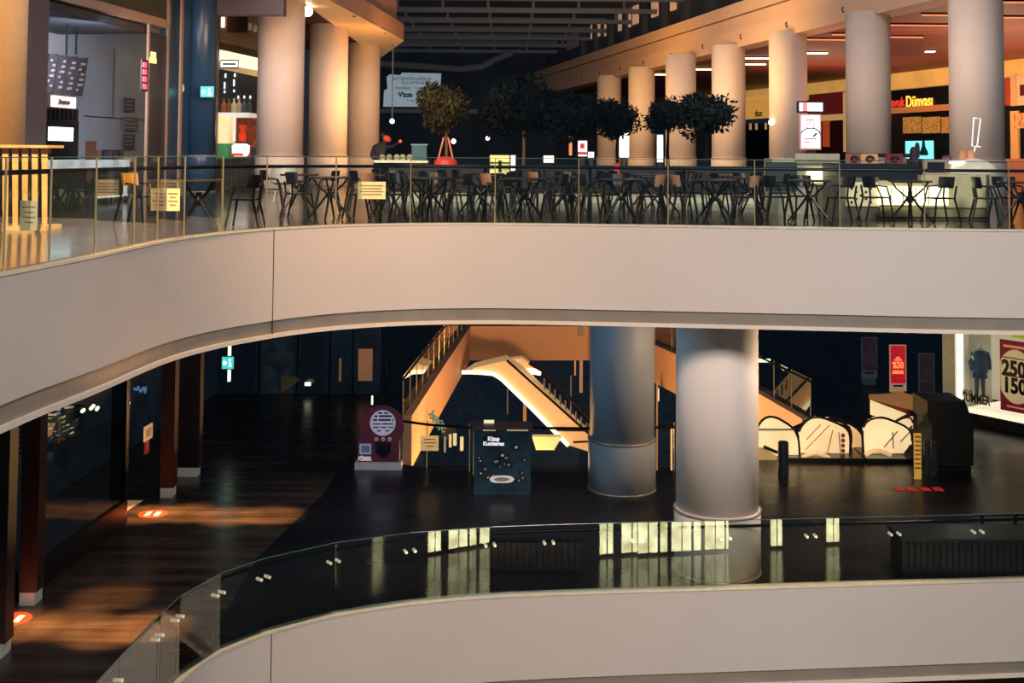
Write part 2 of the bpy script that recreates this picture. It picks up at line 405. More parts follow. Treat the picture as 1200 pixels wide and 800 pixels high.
for k in range(16):
    one('pilaster', M_pil, lambda bm: RB.bx(bm, -10+k*3.6, ZC+1.7, -9.4+k*3.6, 16.4, -.9, .3), uw)
M_warmwin = em('warm_window', (196, 150, 118), .55)
for k, (x0, y0, x1, y1) in enumerate([(692, 22, 702, 44), (708, 25, 711, 42), (724, 9, 738, 34), (741, 4, 747, 28), (763, -10, 778, 18), (785, -10, 791, 12), (664, 32, 680, 56)]):
    one('lit_opening', M_warmwin if k < 6 else mat('dim_window', (70, 58, 56), .5, emit=.4), lambda bm: RB.pbx(bm, x0, y0, x1, y1, -1.1, .08), uw)
# ceiling strip lights / downlights
def lampdisc(label, px, py, ln, wd, m, ztop=ZC):
    p = atz(px, py, ztop-.05)
    t = thing('ceiling_light', label, 'light', (p.x, p.y, ztop-.05), 0)
    L = ln/(F/p.y)/2
    def f(bm):
        n = 24; vs = []
        box(bm, -L, -wd/2, -.04, L, wd/2, 0)
    one('diffuser', m, f, t)
    one('housing', M_blackm, lambda bm: box(bm, -L-.02, -wd/2-.02, 0, L+.02, wd/2+.02, .05), t)
M_lamp = em('warm_lamp', (255, 226, 170), 6)
M_lamp2 = em('dim_strip', (255, 150, 100), .9)
for i, (px, py, ln) in enumerate([(774, 87, 13), (827, 81, 24), (887, 68, 28), (885, 75, 24), (957, 62, 24), (1090, 60, 9)]):
    lampdisc(f'glowing ceiling light, {["leftmost small one", "second from the left", "upper of a pair left of the third column", "lower of a pair left of the third column", "long one between second and third columns", "small spotlight above the dark sign fascia"][i]}', px, py, ln, .35, M_lamp)
for i, (px, py, ln) in enumerate([(968, 46, 46), (1062, 29, 100), (1100, 17, 40), (985, 40, 20), (1062, 43, 40), (1190, 2, 40), (1190, 20, 40)]):
    lampdisc(f'thin reddish light strip set in the brown ceiling, {["left of the second column", "long one", "brighter short one beside the largest column", "faint one", "short lower one", "top right one", "right one"][i]}', px, py, ln, .05, M_lamp2)

# right shops (facade)
M_yel = mat('yellow_header', (232, 182, 96), .5, emit=.42, var=.15, scale=.7)
fr = struct('wall_right', mat('shop_dark', (26, 22, 30), .5, var=.2), lambda bm: RBW(bm))if False else None
def uFR(px, y=150): return FR.uz(px, y)[0]
wr = struct('wall_right', mat('shop_back_dark', (30, 22, 28), .5, var=.2, scale=1), lambda bm: FR.bx(bm, -70, 6, 30, ZC, -1.6, .2))
one('header_band', M_yel, lambda bm: FR.bx(bm, -70, 10.82, 30, ZC, 0, 1.5), wr)
def sign_chicken():
    t = thing('shop_sign', 'dark shop fascia reading avuk Dünyası in red and yellow letters', 'sign', (0, 0, 0))
    one('fascia_board', mat('sign_navy', (18, 22, 34), .4), lambda bm: FR.pbx(bm, 1040, 103, 1118, 127, .04, .1), t)
    one('shelf_band', mat('orange_shelf', (215, 140, 80), .5, emit=.25), lambda bm: FR.pbx(bm, 1040, 124, 1118, 131, .12, .2), t)
    p = FR.hit(1052, 121, .07); s = 1/(F/p.y)
    textmesh('lettering', 'avuk', 15*s, em('sign_red', (225, 60, 50), .9), FR.hit(1052, 120, .07), FR.d, t, bold=.012, sx=1.0)
    textmesh('lettering', 'Dünyası', 19*s, em('sign_yellow', (255, 190, 70), 1.6), FR.hit(1077, 119, .07), FR.d, t, bold=.016, sx=.88)
sign_chicken()
t = thing('menu_display', 'row of lit food picture boards under the red and yellow shop sign', 'menu board', (0, 0, 0))
for x0, x1 in ((1058, 1078.5), (1080.5, 1101), (1103, 1118)):
    b = one('picture_board', mat('food_picture', (190, 140, 70), .5, emit=.35, var=.6, scale=9), lambda bm: FR.pbx(bm, x0, 137, x1, 156, .05, .08), t)
    one('board_frame', M_black, lambda bm: FR.pbx(bm, x0-1, 135.5, x1+1, 157.5, .0, .06), t)
tag(one('screen', em('cyan_screen', (120, 220, 235), 1.3), lambda bm: FR.pbx(bm, 1061, 165, 1093, 186, .3, .06)), 'glowing cyan screen low behind the food counter', 'screen')
tag(one('bottle_poster', mat('teal_bottle', (20, 90, 110), .4), lambda bm: prism(bm, [FR.hit(x, y, .34) for x, y in ((1081, 164), (1083, 164), (1084, 172), (1087, 178), (1087, 182), (1078, 182), (1078, 178), (1080, 172))], -FR.n*.03)), 'dark bottle silhouette in front of the cyan screen', 'bottle')
# red shop behind the totem
t = thing('shop', 'dark red shop front behind the white totem', 'shop', (0, 0, 0))
one('red_panel', mat('red_panel', (120, 32, 36), .5, emit=.2), lambda bm: FR.pbx(bm, 948, 109, 990, 135, .05, .1), t)
one('cream_shelf', mat('cream_shelf', (225, 180, 120), .5, emit=.4), lambda bm: FR.pbx(bm, 960, 134, 991, 141, .1, .15), t)
one('side_post', mat('cream_shelf', (225, 180, 120)), lambda bm: FR.pbx(bm, 988, 108, 992, 178, .12, .1), t)
one('orange_panel', mat('orange_panel', (205, 92, 50), .5, emit=.3), lambda bm: FR.pbx(bm, 964, 142, 972, 172, .1, .1), t)
one('dark_panel', mat('maroon_panel', (58, 20, 30), .5), lambda bm: FR.pbx(bm, 972, 142, 988, 182, .08, .1), t)
# shop far right
t = thing('shop', 'wooden shop front at the far right with red brick panel and square poster', 'shop', (0, 0, 0))
one('brick_panel', mat('brick_red', (176, 72, 48), .6, emit=.2, var=.3, scale=14), lambda bm: FR.pbx(bm, 1174, 91, 1184, 124, .1, .1), t)
one('timber_post', mat('timber_lit', (222, 170, 105), .5, emit=.3), lambda bm: FR.pbx(bm, 1184, 88, 1191, 124, .16, .1), t)
one('poster_board', mat('poster_cream', (224, 182, 135), .5, emit=.35), lambda bm: FR.pbx(bm, 1191, 88, 1212, 123, .1, .1), t)
one('poster_square', mat('poster_maroon', (90, 30, 34), .5), lambda bm: FR.pbx(bm, 1195, 99, 1208, 112, .13, .04), t)
one('lower_timber', mat('timber_lit', (222, 170, 105)), lambda bm: FR.pbx(bm, 1184, 130, 1193, 190, .4, .1), t)
one('spotted_panel', mat('spotted_wood', (206, 150, 92), .5, emit=.3, var=.5, scale=5), lambda bm: FR.pbx(bm, 1188, 132, 1212, 150, .5, .08), t)
one('counter', mat('counter_orange', (200, 120, 80), .5, emit=.25), lambda bm: FR.pbx(bm, 1176, 186, 1212, 240, .6, .5, z0=6.0), t)
# cafe
t = thing('shop_sign', 'yellow cafe sign board with dark script lettering between the third and fourth columns', 'sign', (0, 0, 0))
one('sign_board', mat('amber_board', (232, 170, 80), .5, emit=.55), lambda bm: FR.pbx(bm, 868, 116, 905, 139, .2, .1), t)
textmesh('lettering', 'ıfaze', 11*FR.hit(890, 130).y/F, M_seam, FR.hit(889, 133, .24), FR.d, t, bold=.006)
one('awning_bar', M_navy, lambda bm: FR.pbx(bm, 868, 139.5, 908, 144, .5, .3), t)
t = thing('shop', 'dark doorway of the cafe with small lit posts above it', 'shop', (0, 0, 0))
one('doorway', mat('door_navy', (10, 18, 28), .3), lambda bm: FR.pbx(bm, 872, 152, 902, 182, .3, .1), t)
for x in (878, 885, 896): one('awning_post', mat('cream_shelf', (225, 180, 120)), lambda bm: FR.pbx(bm, x, 144, x+2, 152, .3, .05), t)
tag(one('wall_lamp', em('green_lamp', (200, 255, 240), 3), lambda bm: lathe_at(bm, atD(904, 143.5, 44.5), .13)) if False else obj('wall_lamp', (lambda bm: (bmesh.ops.create_uvsphere(bm, u_segments=16, v_segments=10, radius=.11, matrix=Matrix.Translation(atD(904, 143.5, 43.0))), bm)[1])(B()), em('green_lamp', (200, 255, 240), 3), smooth=True), 'small round greenish white lamp beside the third column', 'light')

# ------------------------------------------------------------------ left ceiling block
M_soff = mat('soffit_lit', (240, 196, 140), .5, emit=.12)
def sof(bm): prism(bm, [V((-6.36, 25.6, 11.72)), V((-6.36, 57.2, 11.72)), V((-4.4, 48.2, 11.72))], (0, 0, .1))
sf = struct('trim_5', M_soff, sof)
def band(bm, z0, z1, inset):
    a, b, c = V((-6.36-inset, 25.6, z0)), V((-4.4-inset, 48.2, z0)), V((-6.36-inset, 57.2, z0))
    prism(bm, [a, b, c, c+V((-.3, -.2, 0)), b+V((-.4, -.1, 0)), a+V((-.3, 0, 0))], (0, 0, z1-z0))
M_lband = mat('left_bulkhead', (186, 140, 112), .55)
one('lower_band', M_lband, lambda bm: band(bm, 11.74, 12.4, 0), sf)
one('shadow_gap', M_seam, lambda bm: band(bm, 12.4, 12.46, .1), sf)
one('upper_band', M_lband, lambda bm: band(bm, 12.46, 14.2, .3), sf)
for x, y in ((415, 19), (452, 39), (460, 53)):
    p = atz(x, y, 11.715); one('recessed_spot', M_seam, lambda bm: lathe(bm, [(.06, 11.70), (.06, 11.73)], p.x, p.y, 12), sf)
M_slat = streakmat('slatted_ceiling', (20, 20, 26), (74, 44, 38), .6, 5, .1)
struct('ceiling_left', M_slat, lambda bm: box(bm, -14, 20, 11.8, -6.34, 57, 11.9))
o = obj('ceiling_lamp', (lambda bm: (bmesh.ops.create_uvsphere(bm, u_segments=16, v_segments=10, radius=.16, matrix=Matrix.Translation(atD(360.5, 13.5, 37))), bm)[1])(B()), em('bright_lamp', (255, 235, 200), 14), smooth=True)
tag(o, 'bright round lamp under the slatted ceiling at the left terrace', 'light')
# terrace end wall behind left columns
tag(one('dark_partition', M_navy, lambda bm: box(bm, -11, 52, 6, -6.6, 52.3, 11.7)), 'dark partition wall behind the three left columns', 'partition')

# ------------------------------------------------------------------ left shops, upper level
wl = struct('wall_left', mat('booth_wall', (150, 156, 162), .6, var=.05, scale=.6), lambda bm: FL.bx(bm, -18, 6, 18, 14.5, -2.6, .2))
def hd(name, m, x0, x1, z0, z1, off=0, th=.3, parent=None, y=120):
    a = FL.uz(x0, y, off)[0]; b = FL.uz(x1, y, off)[0]
    return one(name, m, lambda bm: FL.bx(bm, a, z0, b, z1, off, th), parent)
t = thing('shop', 'grey food booth at the left with olive header and beige frame', 'shop', (0, 0, 0))
hd('header_panel', mat('olive_header', (52, 54, 42), .5, var=.1), 30, 199, 10.78, 14.5, 0, .3, t, 20)
hd('frame_rail', M_beigef, 30, 200, 10.55, 10.78, .03, .35, t, 20)
hd('frame_post', M_beigef, 197.5, 200, 10.7, 14.5, .05, .3, t, 20)
hd('frame_post', M_beigef, 172.8, 174.6, 6, 10.6, .03, .06, t)
hd('frame_post', M_beigef, 195.5, 197.2, 6, 10.6, .03, .06, t)
hd('glass_door', mat('door_glass_dark', (34, 32, 40), .2), 175, 195, 6.2, 10.35, .0, .1, t)
hd('side_pier', mat('brown_pier', (84, 70, 66), .55), 28, 55, 6, 14.5, .05, 2.4, t)
hd('booth_ceiling', mat('booth_ceiling', (48, 46, 46), .6), 55, 172, 10.3, 10.5, -.1, 2.5, t)
hd('wall_joint', M_seam, 100, 172, 8.15, 8.17, -2.57, .04, t)
hd('wall_panel', mat('booth_panel', (112, 112, 110), .55, var=.05), 131, 134, 8.17, 10.2, -2.55, .04, t)
t = thing('menu_board', 'four hanging dark menu boards above the left booth counter', 'menu board', (0, 0, 0))
for k in range(4):
    x0 = 51+k*11.6; y0 = 63+k*1.6
    def sh(bm, a, b, c, d, off, th):
        prism(bm, [FL.hit(x0+a+(45-b)/45*7, y0+b, off), FL.hit(x0+c+(45-b)/45*7, y0+b, off), FL.hit(x0+c+(45-d)/45*7, y0+d, off), FL.hit(x0+a+(45-d)/45*7, y0+d, off)], -FL.n*th)
    b = one('board', mat('menu_black', (34, 30, 32), .4), lambda bm: sh(bm, 0, 0, 10.8, 45, -1.2, .06), t)
    for j in range(6):
        a = 3+((j*7+k*3) % 4); w_ = 2+((j*5+k) % 4)
        one('menu_line', mat('menu_text', (96, 76, 66), .6), lambda bm: sh(bm, a, 6+j*6, min(9.5, a+w_), 9+j*6, -1.18, .015), b)
for x in (78.5, 89.5): one('hanger', M_black, lambda bm: FL.pbx(bm, x, 22, x+1.2, 64, -1.2, .03), t)
t = thing('shop_sign', 'small pink lit sign with dark letters under the menu boards', 'sign', (0, 0, 0))
one('sign_board', em('pink_sign', (214, 170, 150), .8), lambda bm: FL.pbx(bm, 62, 113, 89, 126, -1.1, .06), t)
textmesh('lettering', 'Zmarınaca', 7*FL.hit(75, 119, -1.1).y/F, M_seam, FL.hit(75.5, 119.5, -1.06), FL.d, t, bold=.012, sx=1.0/.35*.30)
tag(one('shelf_rack', M_black, lambda bm: [FL.pbx(bm, 53, 127, 92, 141, -2.2, .1)]+[FL.pbx(bm, 54+k*5, 128, 56+k*5, 140, -2.12, .05) for k in range(8)]), 'dark ribbed rack on the back wall of the left booth', 'rack')
tag(one('dark_cabinet', M_blackm, lambda bm: FL.pbx(bm, 51, 141, 92, 186, -2.0, .5, z0=6.03)), 'black kitchen cabinet behind the lit screen at left', 'cabinet')
tag(one('screen', em('white_cyan_screen', (190, 240, 240), 1.6), lambda bm: FL.pbx(bm, 59, 149, 86, 165, -1.5, .06)), 'bright white screen low in the left booth', 'screen')
t = thing('counter', 'dark counter with a bright white glazed top in the left booth', 'counter', (0, 0, 0))
one('counter_body', mat('counter_green', (38, 48, 44), .25), lambda bm: FL.pbx(bm, 62, 199, 150, 240, .9, .9, z0=6.0), t)
one('counter_top', mat('counter_white', (215, 225, 222), .3, emit=.35, var=.35, scale=2), lambda bm: FL.pbx(bm, 60, 187.5, 152, 199, 1.0, .9), t)
one('lower_shelf_line', mat('counter_white', (215, 225, 222)), lambda bm: FL.pbx(bm, 118, 229, 150, 231, 1.1, .1), t)
one('shelf_upright', mat('counter_white', (215, 225, 222)), lambda bm: FL.pbx(bm, 147, 203, 149.5, 231, 1.1, .05), t)
for k, (x0, y0, x1, y1, c) in enumerate([(147, 115, 158, 131, (48, 62, 84)), (146, 137, 162, 153, (88, 92, 98)), (146, 157, 158, 174, (60, 66, 78))]):
    q = tag(one('wall_poster', mat(f'poster_{k}', c, .5), lambda bm: FL.pbx(bm, x0, y0, x1, y1, -2.5, .05)), ['dark blue notice, topmost on the grey booth wall', 'pale grey notice sheet in the middle of the booth wall', 'small gridded notice, lowest on the grey booth wall'][k], 'notice')
    for j in range(3): one('printed_line', mat('pale_print', (140, 145, 150), .5), lambda bm: FL.pbx(bm, x0+1.5, y0+3+j*4.5, x1-2, y0+4+j*4.5, -2.47, .02), q)
t = thing('led_sign', 'vertical red LED sign hanging beside the left booth door', 'sign', (0, 0, 0))
one('sign_box', M_black, lambda bm: FL.pbx(bm, 166, 70, 173.5, 107, .5, .03), t)
for k in range(4): one('red_light', em('led_red', (255, 70, 90), 2.2), lambda bm: FL.pbx(bm, 168.6+.0*k, 73+k*8.4, 172, 79+k*8.4, .53, .03), t)
tag(one('door_emblem', em('yellow_emblem', (240, 215, 130), 1.3), lambda bm: [FL.pbx(bm, 178, 61, 183, 68, .06, .03), FL.pbx(bm, 176.5, 68, 183.5, 74, .06, .03)]), 'small yellow lit emblem on the dark glass door', 'emblem')
# items on counter
for k, (x, h, c) in enumerate([(108, 22, (92, 62, 48)), (114, 12, (110, 72, 52)), (122, 10, (32, 40, 52)), (127, 12, (38, 46, 60)), (133, 11, (30, 36, 46)), (140, 12, (34, 40, 50))]):
    tag(one('jar', mat(f'jar_{k}', c, .35), lambda bm: FL.pbx(bm, x, 187.5-h, x+5, 187.5, .6, .16)), f'{["tall brown box", "short brown tin", "navy cup", "taller navy cup", "dark cup", "dark grey cup"][k]} on the white counter of the left booth', 'container')
# slate wall + blue column
hd('wall_slate', M_blue, 197.5, 222, 6, 15, -.05, .3).name = 'wall_left_slate'
bpy.data.objects['wall_left_slate']['kind'] = 'structure'
t = column('dark slate blue round column carrying a green exit sign', 234.5, 35.0, .92, 6, 15, M_blue)
for k, o in enumerate(list(t.children)):
    if o.name.startswith('ring') or o.name.startswith('base'): pass
one('pale_edge', M_beigef, lambda bm: FL.pbx(bm, 211.5, -20, 214, 215, .25, .05, z0=6.0), None).name = 'corner_post'
tag(bpy.data.objects['corner_post'], 'thin pale corner post left of the slate blue column', 'post')
def exit_sign(label, P4, D, tex='arrow'):
    t = thing('exit_sign', label, 'exit sign', (0, 0, 0))
    x0, y0, x1, y1 = P4
    a, b = atD(x0, y1, D), atD(x1, y0, D)
    one('sign_box', M_blackm, lambda bm: box(bm, a.x-.02, D, a.z-.02, b.x+.02, D+.06, b.z+.02), t)
    one('lit_face', em('exit_teal', (70, 200, 190), 1.1), lambda bm: box(bm, a.x, D-.012, a.z, b.x, D, b.z), t)
    w = b.x-a.x; h = b.z-a.z; cx = (a.x+b.x)/2; cz = (a.z+b.z)/2
    def pic(bm):
        box(bm, cx-w*.36, D-.02, cz-h*.1, cx-w*.08, D-.013, cz+h*.1)
        prism(bm, [V((cx-w*.42, D-.02, cz)), V((cx-w*.28, D-.02, cz+h*.28)), V((cx-w*.28, D-.02, cz-h*.28))], (0, .006, 0))
        tube(bm, [(cx+w*.15, D-.016, cz+h*.1), (cx+w*.22, D-.016, cz-h*.02), (cx+w*.12, D-.016, cz-h*.32)], h*.05, 6)
        tube(bm, [(cx+w*.22, D-.016, cz-h*.02), (cx+w*.3, D-.016, cz-h*.32)], h*.05, 6)
        lathe_h(bm, cx+w*.17, D-.016, cz+h*.26, h*.09)
    one('pictogram', em('exit_white', (235, 255, 250), 1.6), pic, t)
def lathe_h(bm, x, y, z, r): bmesh.ops.create_uvsphere(bm, u_segments=8, v_segments=6, radius=r, matrix=Matrix.Translation((x, y, z)))
exit_sign('green exit sign on the slate blue column', (235, 101.5, 250.5, 113.5), 34.3)
one('cctv_camera', mat('white_plastic', (220, 220, 215), .4), lambda bm: [tube(bm, [atD(213, 101, 33.5), atD(213, 105, 33.3)], .07, 10)]).name = 'security_camera'
tag(bpy.data.objects['security_camera'], 'tiny white security camera on the wall left of the blue column', 'camera')
# bar shop between blue column and first left column: plane facing the camera
DB = 38.5
def cbox(bm, x0, y0, x1, y1, D, th=.05, z0=None):
    a, b = atD(x0, y1, D), atD(x1, y0, D); box(bm, a.x, D, a.z if z0 is None else z0, b.x, D+th, b.z)
def cb(name, m, x0, y0, x1, y1, D, th=.05, parent=None, z0=None, **k):
    return one(name, m, lambda bm: cbox(bm, x0, y0, x1, y1, D, th, z0), parent, **k)
t = thing('shop', 'lit snack bar front with brown header beside the slate blue column', 'shop', (0, 0, 0))
cb('door_jamb', mat('jamb_brown', (112, 86, 62), .5), 250, -20, 256, 190, DB-1, .3, t, z0=6)
M_bh = mat('brown_header', (112, 82, 60), .45, emit=.15, var=.25, scale=1)
one('header', M_bh, lambda bm: prism(bm, [atD(x, y, DB) for x, y in ((256, -10), (318, -10), (318, 66), (256, 47))], (0, 2.5, 0)), t)
one('light_soffit', em('soffit_white', (255, 236, 180), 1.6), lambda bm: prism(bm, [atD(x, y, DB+.3) for x, y in ((256, 58), (312, 70), (300, 76), (290, 78), (256, 72))], (0, 2, 0)), t)
one('lintel', mat('lintel_brown', (84, 60, 44), .5), lambda bm: prism(bm, [atD(x, y, DB-.1) for x, y in ((256, 48), (316, 63), (316, 71), (256, 57))], (0, .3, 0)), t)
cb('back_wall', mat('cream_back', (222, 190, 140), .5, emit=.3), 254, 60, 312, 140, DB+3, .1, t)
one('black_board', mat('bar_black', (10, 18, 24), .4), lambda bm: prism(bm, [atD(x, y, DB+2) for x, y in ((254, 80), (303, 90), (300, 136), (254, 134))], (0, .1, 0)), t)
cb('rear_shelving', mat('shelf_orange', (150, 70, 40), .5, emit=.2, var=.5, scale=6), 268, 134, 302, 190, DB+2.2, .1, t, z0=6)
cb('ceiling_fascia_dark', mat('dark_canopy', (56, 44, 42), .5), 254, -30, 333, 17, 31.5, .4, t)
t = thing('shop_sign', 'white lit sign plate under the bright soffit of the snack bar', 'sign', (0, 0, 0))
cb('sign_frame', M_black, 257.5, 70, 279.5, 80, DB+.2, .05, t)
cb('lit_face', em('plate_white', (235, 245, 245), 1.8), 258.5, 71.5, 278.5, 78.5, DB+.17, .02, t)
cb('lettering', mat('plate_text', (60, 70, 80)), 261, 74, 276, 76, DB+.15, .01, t)
for k, (x, y, h) in enumerate([(264, 86, 5), (275, 86, 4), (263, 96, 8), (274, 93, 8), (263, 106, 3), (274, 105, 3), (279, 112, 4), (286, 112, 4), (293, 112, 4)]):
    tag(cb('bottle_light', em('bottle_glint', (225, 235, 235), 1.0), x-.9, y, x+.9, y+h, DB+1.9, .05), 'small pale glinting bottle on the black bar board', 'bottle', 'glinting bottles on the black bar board')
def bottle(bm, p, h, r): lathe(bm, [(r, p.z), (r, p.z+h*.6), (r*.4, p.z+h*.75), (r*.4, p.z+h)], p.x, p.y, 10)
for k, x in enumerate([262, 268, 274, 280, 286, 292]):
    p = atD(x, 133, DB+.9)
    c = [(150, 90, 50), (120, 80, 50), (190, 180, 150), (170, 150, 110), (70, 80, 80), (60, 70, 70)][k]
    tag(one('bottle', mat(f'bottle_{k}', c, .2, emit=.25), lambda bm: bottle(bm, p, .5, .09)), ['amber bottle first from the left on the bar shelf', 'brown bottle second from the left on the bar shelf', 'pale bottle third from the left on the bar shelf', 'beige bottle fourth from the left on the bar shelf', 'grey bottle second from the right on the bar shelf', 'dark bottle at the right end of the bar shelf'][k], 'bottle')
t = thing('counter', 'cream snack bar counter with green base beside the blue column', 'counter', (0, 0, 0))
cb('counter_side', mat('cream_lit', (250, 225, 170), .5, emit=.6), 253, 133, 267.5, 168, DB-.6, 1, t)
cb('green_base', mat('green_base', (70, 140, 90), .5, emit=.25), 253, 168, 267.5, 186, DB-.6, 1, t)
cb('lower_plinth', mat('plinth_dark', (50, 46, 40), .5), 252, 186, 318, 226, DB-.6, 1, t, z0=6)
cb('counter_top', mat('top_white', (240, 240, 225), .4, emit=.5), 253, 132, 292, 136.5, DB-.7, 1.2, t)
cb('support_post', mat('top_white', (240, 240, 225)), 272.5, 136, 276, 165, DB-.65, .1, t)
t = thing('ice_bin', 'white glowing ice tub with red stand on the snack bar', 'tub', (0, 0, 0))
p = atD(282, 184, DB-1.0)
one('tub', em('ice_white', (240, 245, 245), 1.4), lambda bm: lathe(bm, [(.18, p.z), (.27, p.z+.12), (.28, p.z+.36), (.18, p.z+.42)], p.x, p.y, 16), t, smooth=True)
one('red_stand', em('red_plastic', (215, 55, 30), .6), lambda bm: lathe(bm, [(.1, p.z+.5), (.13, p.z+.7), (.06, p.z+.8), (.14, p.z+1.0)], p.x+.05, p.y, 12), t)
one('red_label', em('red_plastic', (215, 55, 30), .6), lambda bm: box(bm, p.x-.2, p.y-.36, p.z+.04, p.x+.15, p.y-.3, p.z+.12), t)
tag(cb('dark_crate', M_black, 294, 173, 308, 190, DB-1.2, .4), 'black crate standing right of the ice tub', 'crate')
t = thing('wall_sign_panel', 'brown header panel with faint pale lettering above the snack bar', 'sign', (0, 0, 0))
cb('panel', mat('maroon_board', (78, 46, 42), .5), 266, 14, 290, 38, DB-.1, .06, t)
cb('white_light', em('side_glow', (250, 240, 225), 2), 258, 3, 264, 16, DB-.1, .05, t); cb('white_light', em('side_glow', (250, 240, 225), 2), 259, 20, 263, 32, DB-.1, .05, t)
for k in range(4): cb('letter', mat('letter_beige', (170, 140, 110), .5, emit=.3), 291+k*6, 27+k*2.4, 295+k*6, 35+k*2.4, DB-.1, .05, t)
# slatted rack at far left
def rack():
    D = 17.6
    t = thing('slatted_rack', 'rack of upright pale wooden slats with dark tips behind the left railing', 'rack', (0, 0, 0))
    ms = mat('pale_slat', (232, 190, 120), .45, emit=.12, var=.25, scale=3)
    for k in range(9):
        x = -40+k*11.5
        a = atD(x, 262, D); b = atD(x, 180, D)
        s = one('slat', ms, lambda bm: hexa(bm, [(a.x-.036, D, 6.06), (a.x+.036, D, 6.06), (a.x+.036, D+.025, 6.06), (a.x-.036, D+.025, 6.06), (b.x-.042, D, 7.12), (b.x+.042, D, 7.12), (b.x+.042, D+.025, 7.12), (b.x-.042, D+.025, 7.12)]), t)
        one('dark_tip', M_brown, lambda bm: box(bm, b.x-.05, D-.01, 7.12, b.x+.055, D+.13, 7.2), s)
    l, r = atD(-46, 170, D).x, atD(57, 170, D).x
    one('gap_backing', M_black, lambda bm: box(bm, l, D+.04, 6.1, r-.1, D+.2, 7.15), t)  # black sheet added behind to darken the gaps between slats
    one('top_rail', ms, lambda bm: box(bm, l, D-.02, 7.21, r, D+.6, 7.25), t)
    one('base_board', ms, lambda bm: box(bm, l, D-.02, 6.0, r, D+.6, 6.06), t)
    for x in (0, 45):
        p = atD(x, 262, D-.05); one('castor', M_black, lambda bm: tube(bm, [(p.x-.02, D-.08, 6.05), (p.x+.03, D-.08, 6.05)], .05, 12), t)
rack()
def notice(label, x0, y0, x1, y1, D, col=(214, 196, 140), lines=4):
    t = thing('paper_notice', label, 'notice', (0, 0, 0))
    cb('sheet', mat('notice_paper', col, .6, emit=.3), x0, y0, x1, y1, D, .008, t)  # sheet glows to lift it out of the shade
    for k in range(lines):
        y = y0+(y1-y0)*(.2+.17*k); m_ = 3 if k % 2 == 0 else 5
        cb('printed_line', mat('print_grey', (140, 120, 80), .6), x0+m_, y, x1-m_, y+1.1, D-.006, .004, t)
q = interp_px(UP, 34, 6)[0]; notice('cream paper notice taped to the railing glass before the slatted rack', 23, 235, 44, 270, q.y+.15)
q = interp_px(UP, 202, 6)[0]; notice('small paper notice hung by a string on the railing at the left bend', 194, 221, 211, 247, q.y-.05, (200, 190, 150))
q = interp_px(UP, 434, 6)[0]; notice('wide cream notice plate on the railing in front of the chairs', 419, 213, 452, 233, q.y-.05, (196, 172, 110), 4)

# ------------------------------------------------------------------ far hall: trusses, banner, trees
M_truss = mat('roof_truss', (50, 54, 60), .6, emit=.35)
for k in range(7):
    Y = 58+k*5.0
    t = thing('roof_truss', f'dark roof truss spanning the hall, number {k+1} counted from the nearest' if 0 else f'{["nearest", "second", "third", "fourth", "fifth", "sixth", "farthest"][k]} grey roof truss spanning the dark hall', 'truss', (0, Y, 15.0))
    one('top_chord', M_truss, lambda bm: box(bm, -9, -.12, .35, 12.5, .12, .55), t)
    one('bottom_chord', M_truss, lambda bm: box(bm, -9, -.14, -.35, 12.5, .14, -.12), t)
    for j in range(9):
        x = -8.5+j*2.4
        one('web', M_truss, lambda bm: box(bm, x-.07, -.06, -.15, x+.07, .06, .36), t)
o = tag(one('ceiling_duct', M_truss, lambda bm: tube(bm, [atD(x, y, 84) for x, y in ((440, 74), (500, 78), (540, 81), (565, 78), (580, 70), (600, 62))], .22, 10)), 'curved grey duct below the farthest roof beams', 'duct')
tag(one('wall_rail', M_truss, lambda bm: cbox(bm, 445, 128, 560, 132, 90, .1)), 'thin grey ledge on the dark far wall under the banner', 'ledge')
t = thing('banner', 'pale blue grey banner with dark lettering on the far wall', 'banner', (0, 0, 0))
one('cloth', mat('banner_cloth', (150, 172, 186), .6, emit=.55, var=.08), lambda bm: prism(bm, [atD(x, y, 88) for x, y in ((449, 125), (450, 106), (454, 104), (453, 90), (457, 87), (469, 88), (471, 85), (517, 86), (516, 104), (512, 110), (496, 125))], (0, .05, 0)), t)
M_bt = mat('banner_text', (22, 26, 36), .6); s88 = 88/F
for s, x, y, sz, m in (('EVİ SEVDİKLERİNLE', 483, 92.5, 5, M_bt), ('BULUŞMAYA', 484, 97, 4.5, M_bt), ('Yenilikler', 472, 103, 5, M_bt), ('hizmette', 494, 103, 5, mat('teal_text', (40, 130, 140), .6, emit=.2)), ('Vizza', 475, 111, 8, M_bt), ('Civil', 497, 111, 9.5, M_bt), ('2. katta', 482, 118, 3.5, M_bt)):
    p = atD(x, y, 87.96); textmesh('lettering', s, sz*s88, m, p, (1, 0, 0), t, bold=.02 if sz > 6 else 0)
# pendants
for k, (x, y, D) in enumerate([(459.5, 142, 60), (531.5, 165.5, 60), (571.5, 162, 70)]):
    p = atD(x, y, D)
    t = thing('pendant_lamp' if k == 0 else 'small_lamp', ['tiny pendant lamp on a long cord beside the farthest left column', 'tiny pale blue light dot behind the first tree', 'tiny white light dot in the dark far hall'][k], 'light', p)
    bm = B(); bmesh.ops.create_uvsphere(bm, u_segments=10, v_segments=8, radius=.13); obj('bulb', bm, em('pendant_white', (230, 240, 235), 2.5), t)
    if k == 0: one('cord', mat('cord_grey', (120, 120, 120), .5, emit=.3), lambda bm: tube(bm, [(0, 0, .12), (0, 0, 5)], .03, 5), t)

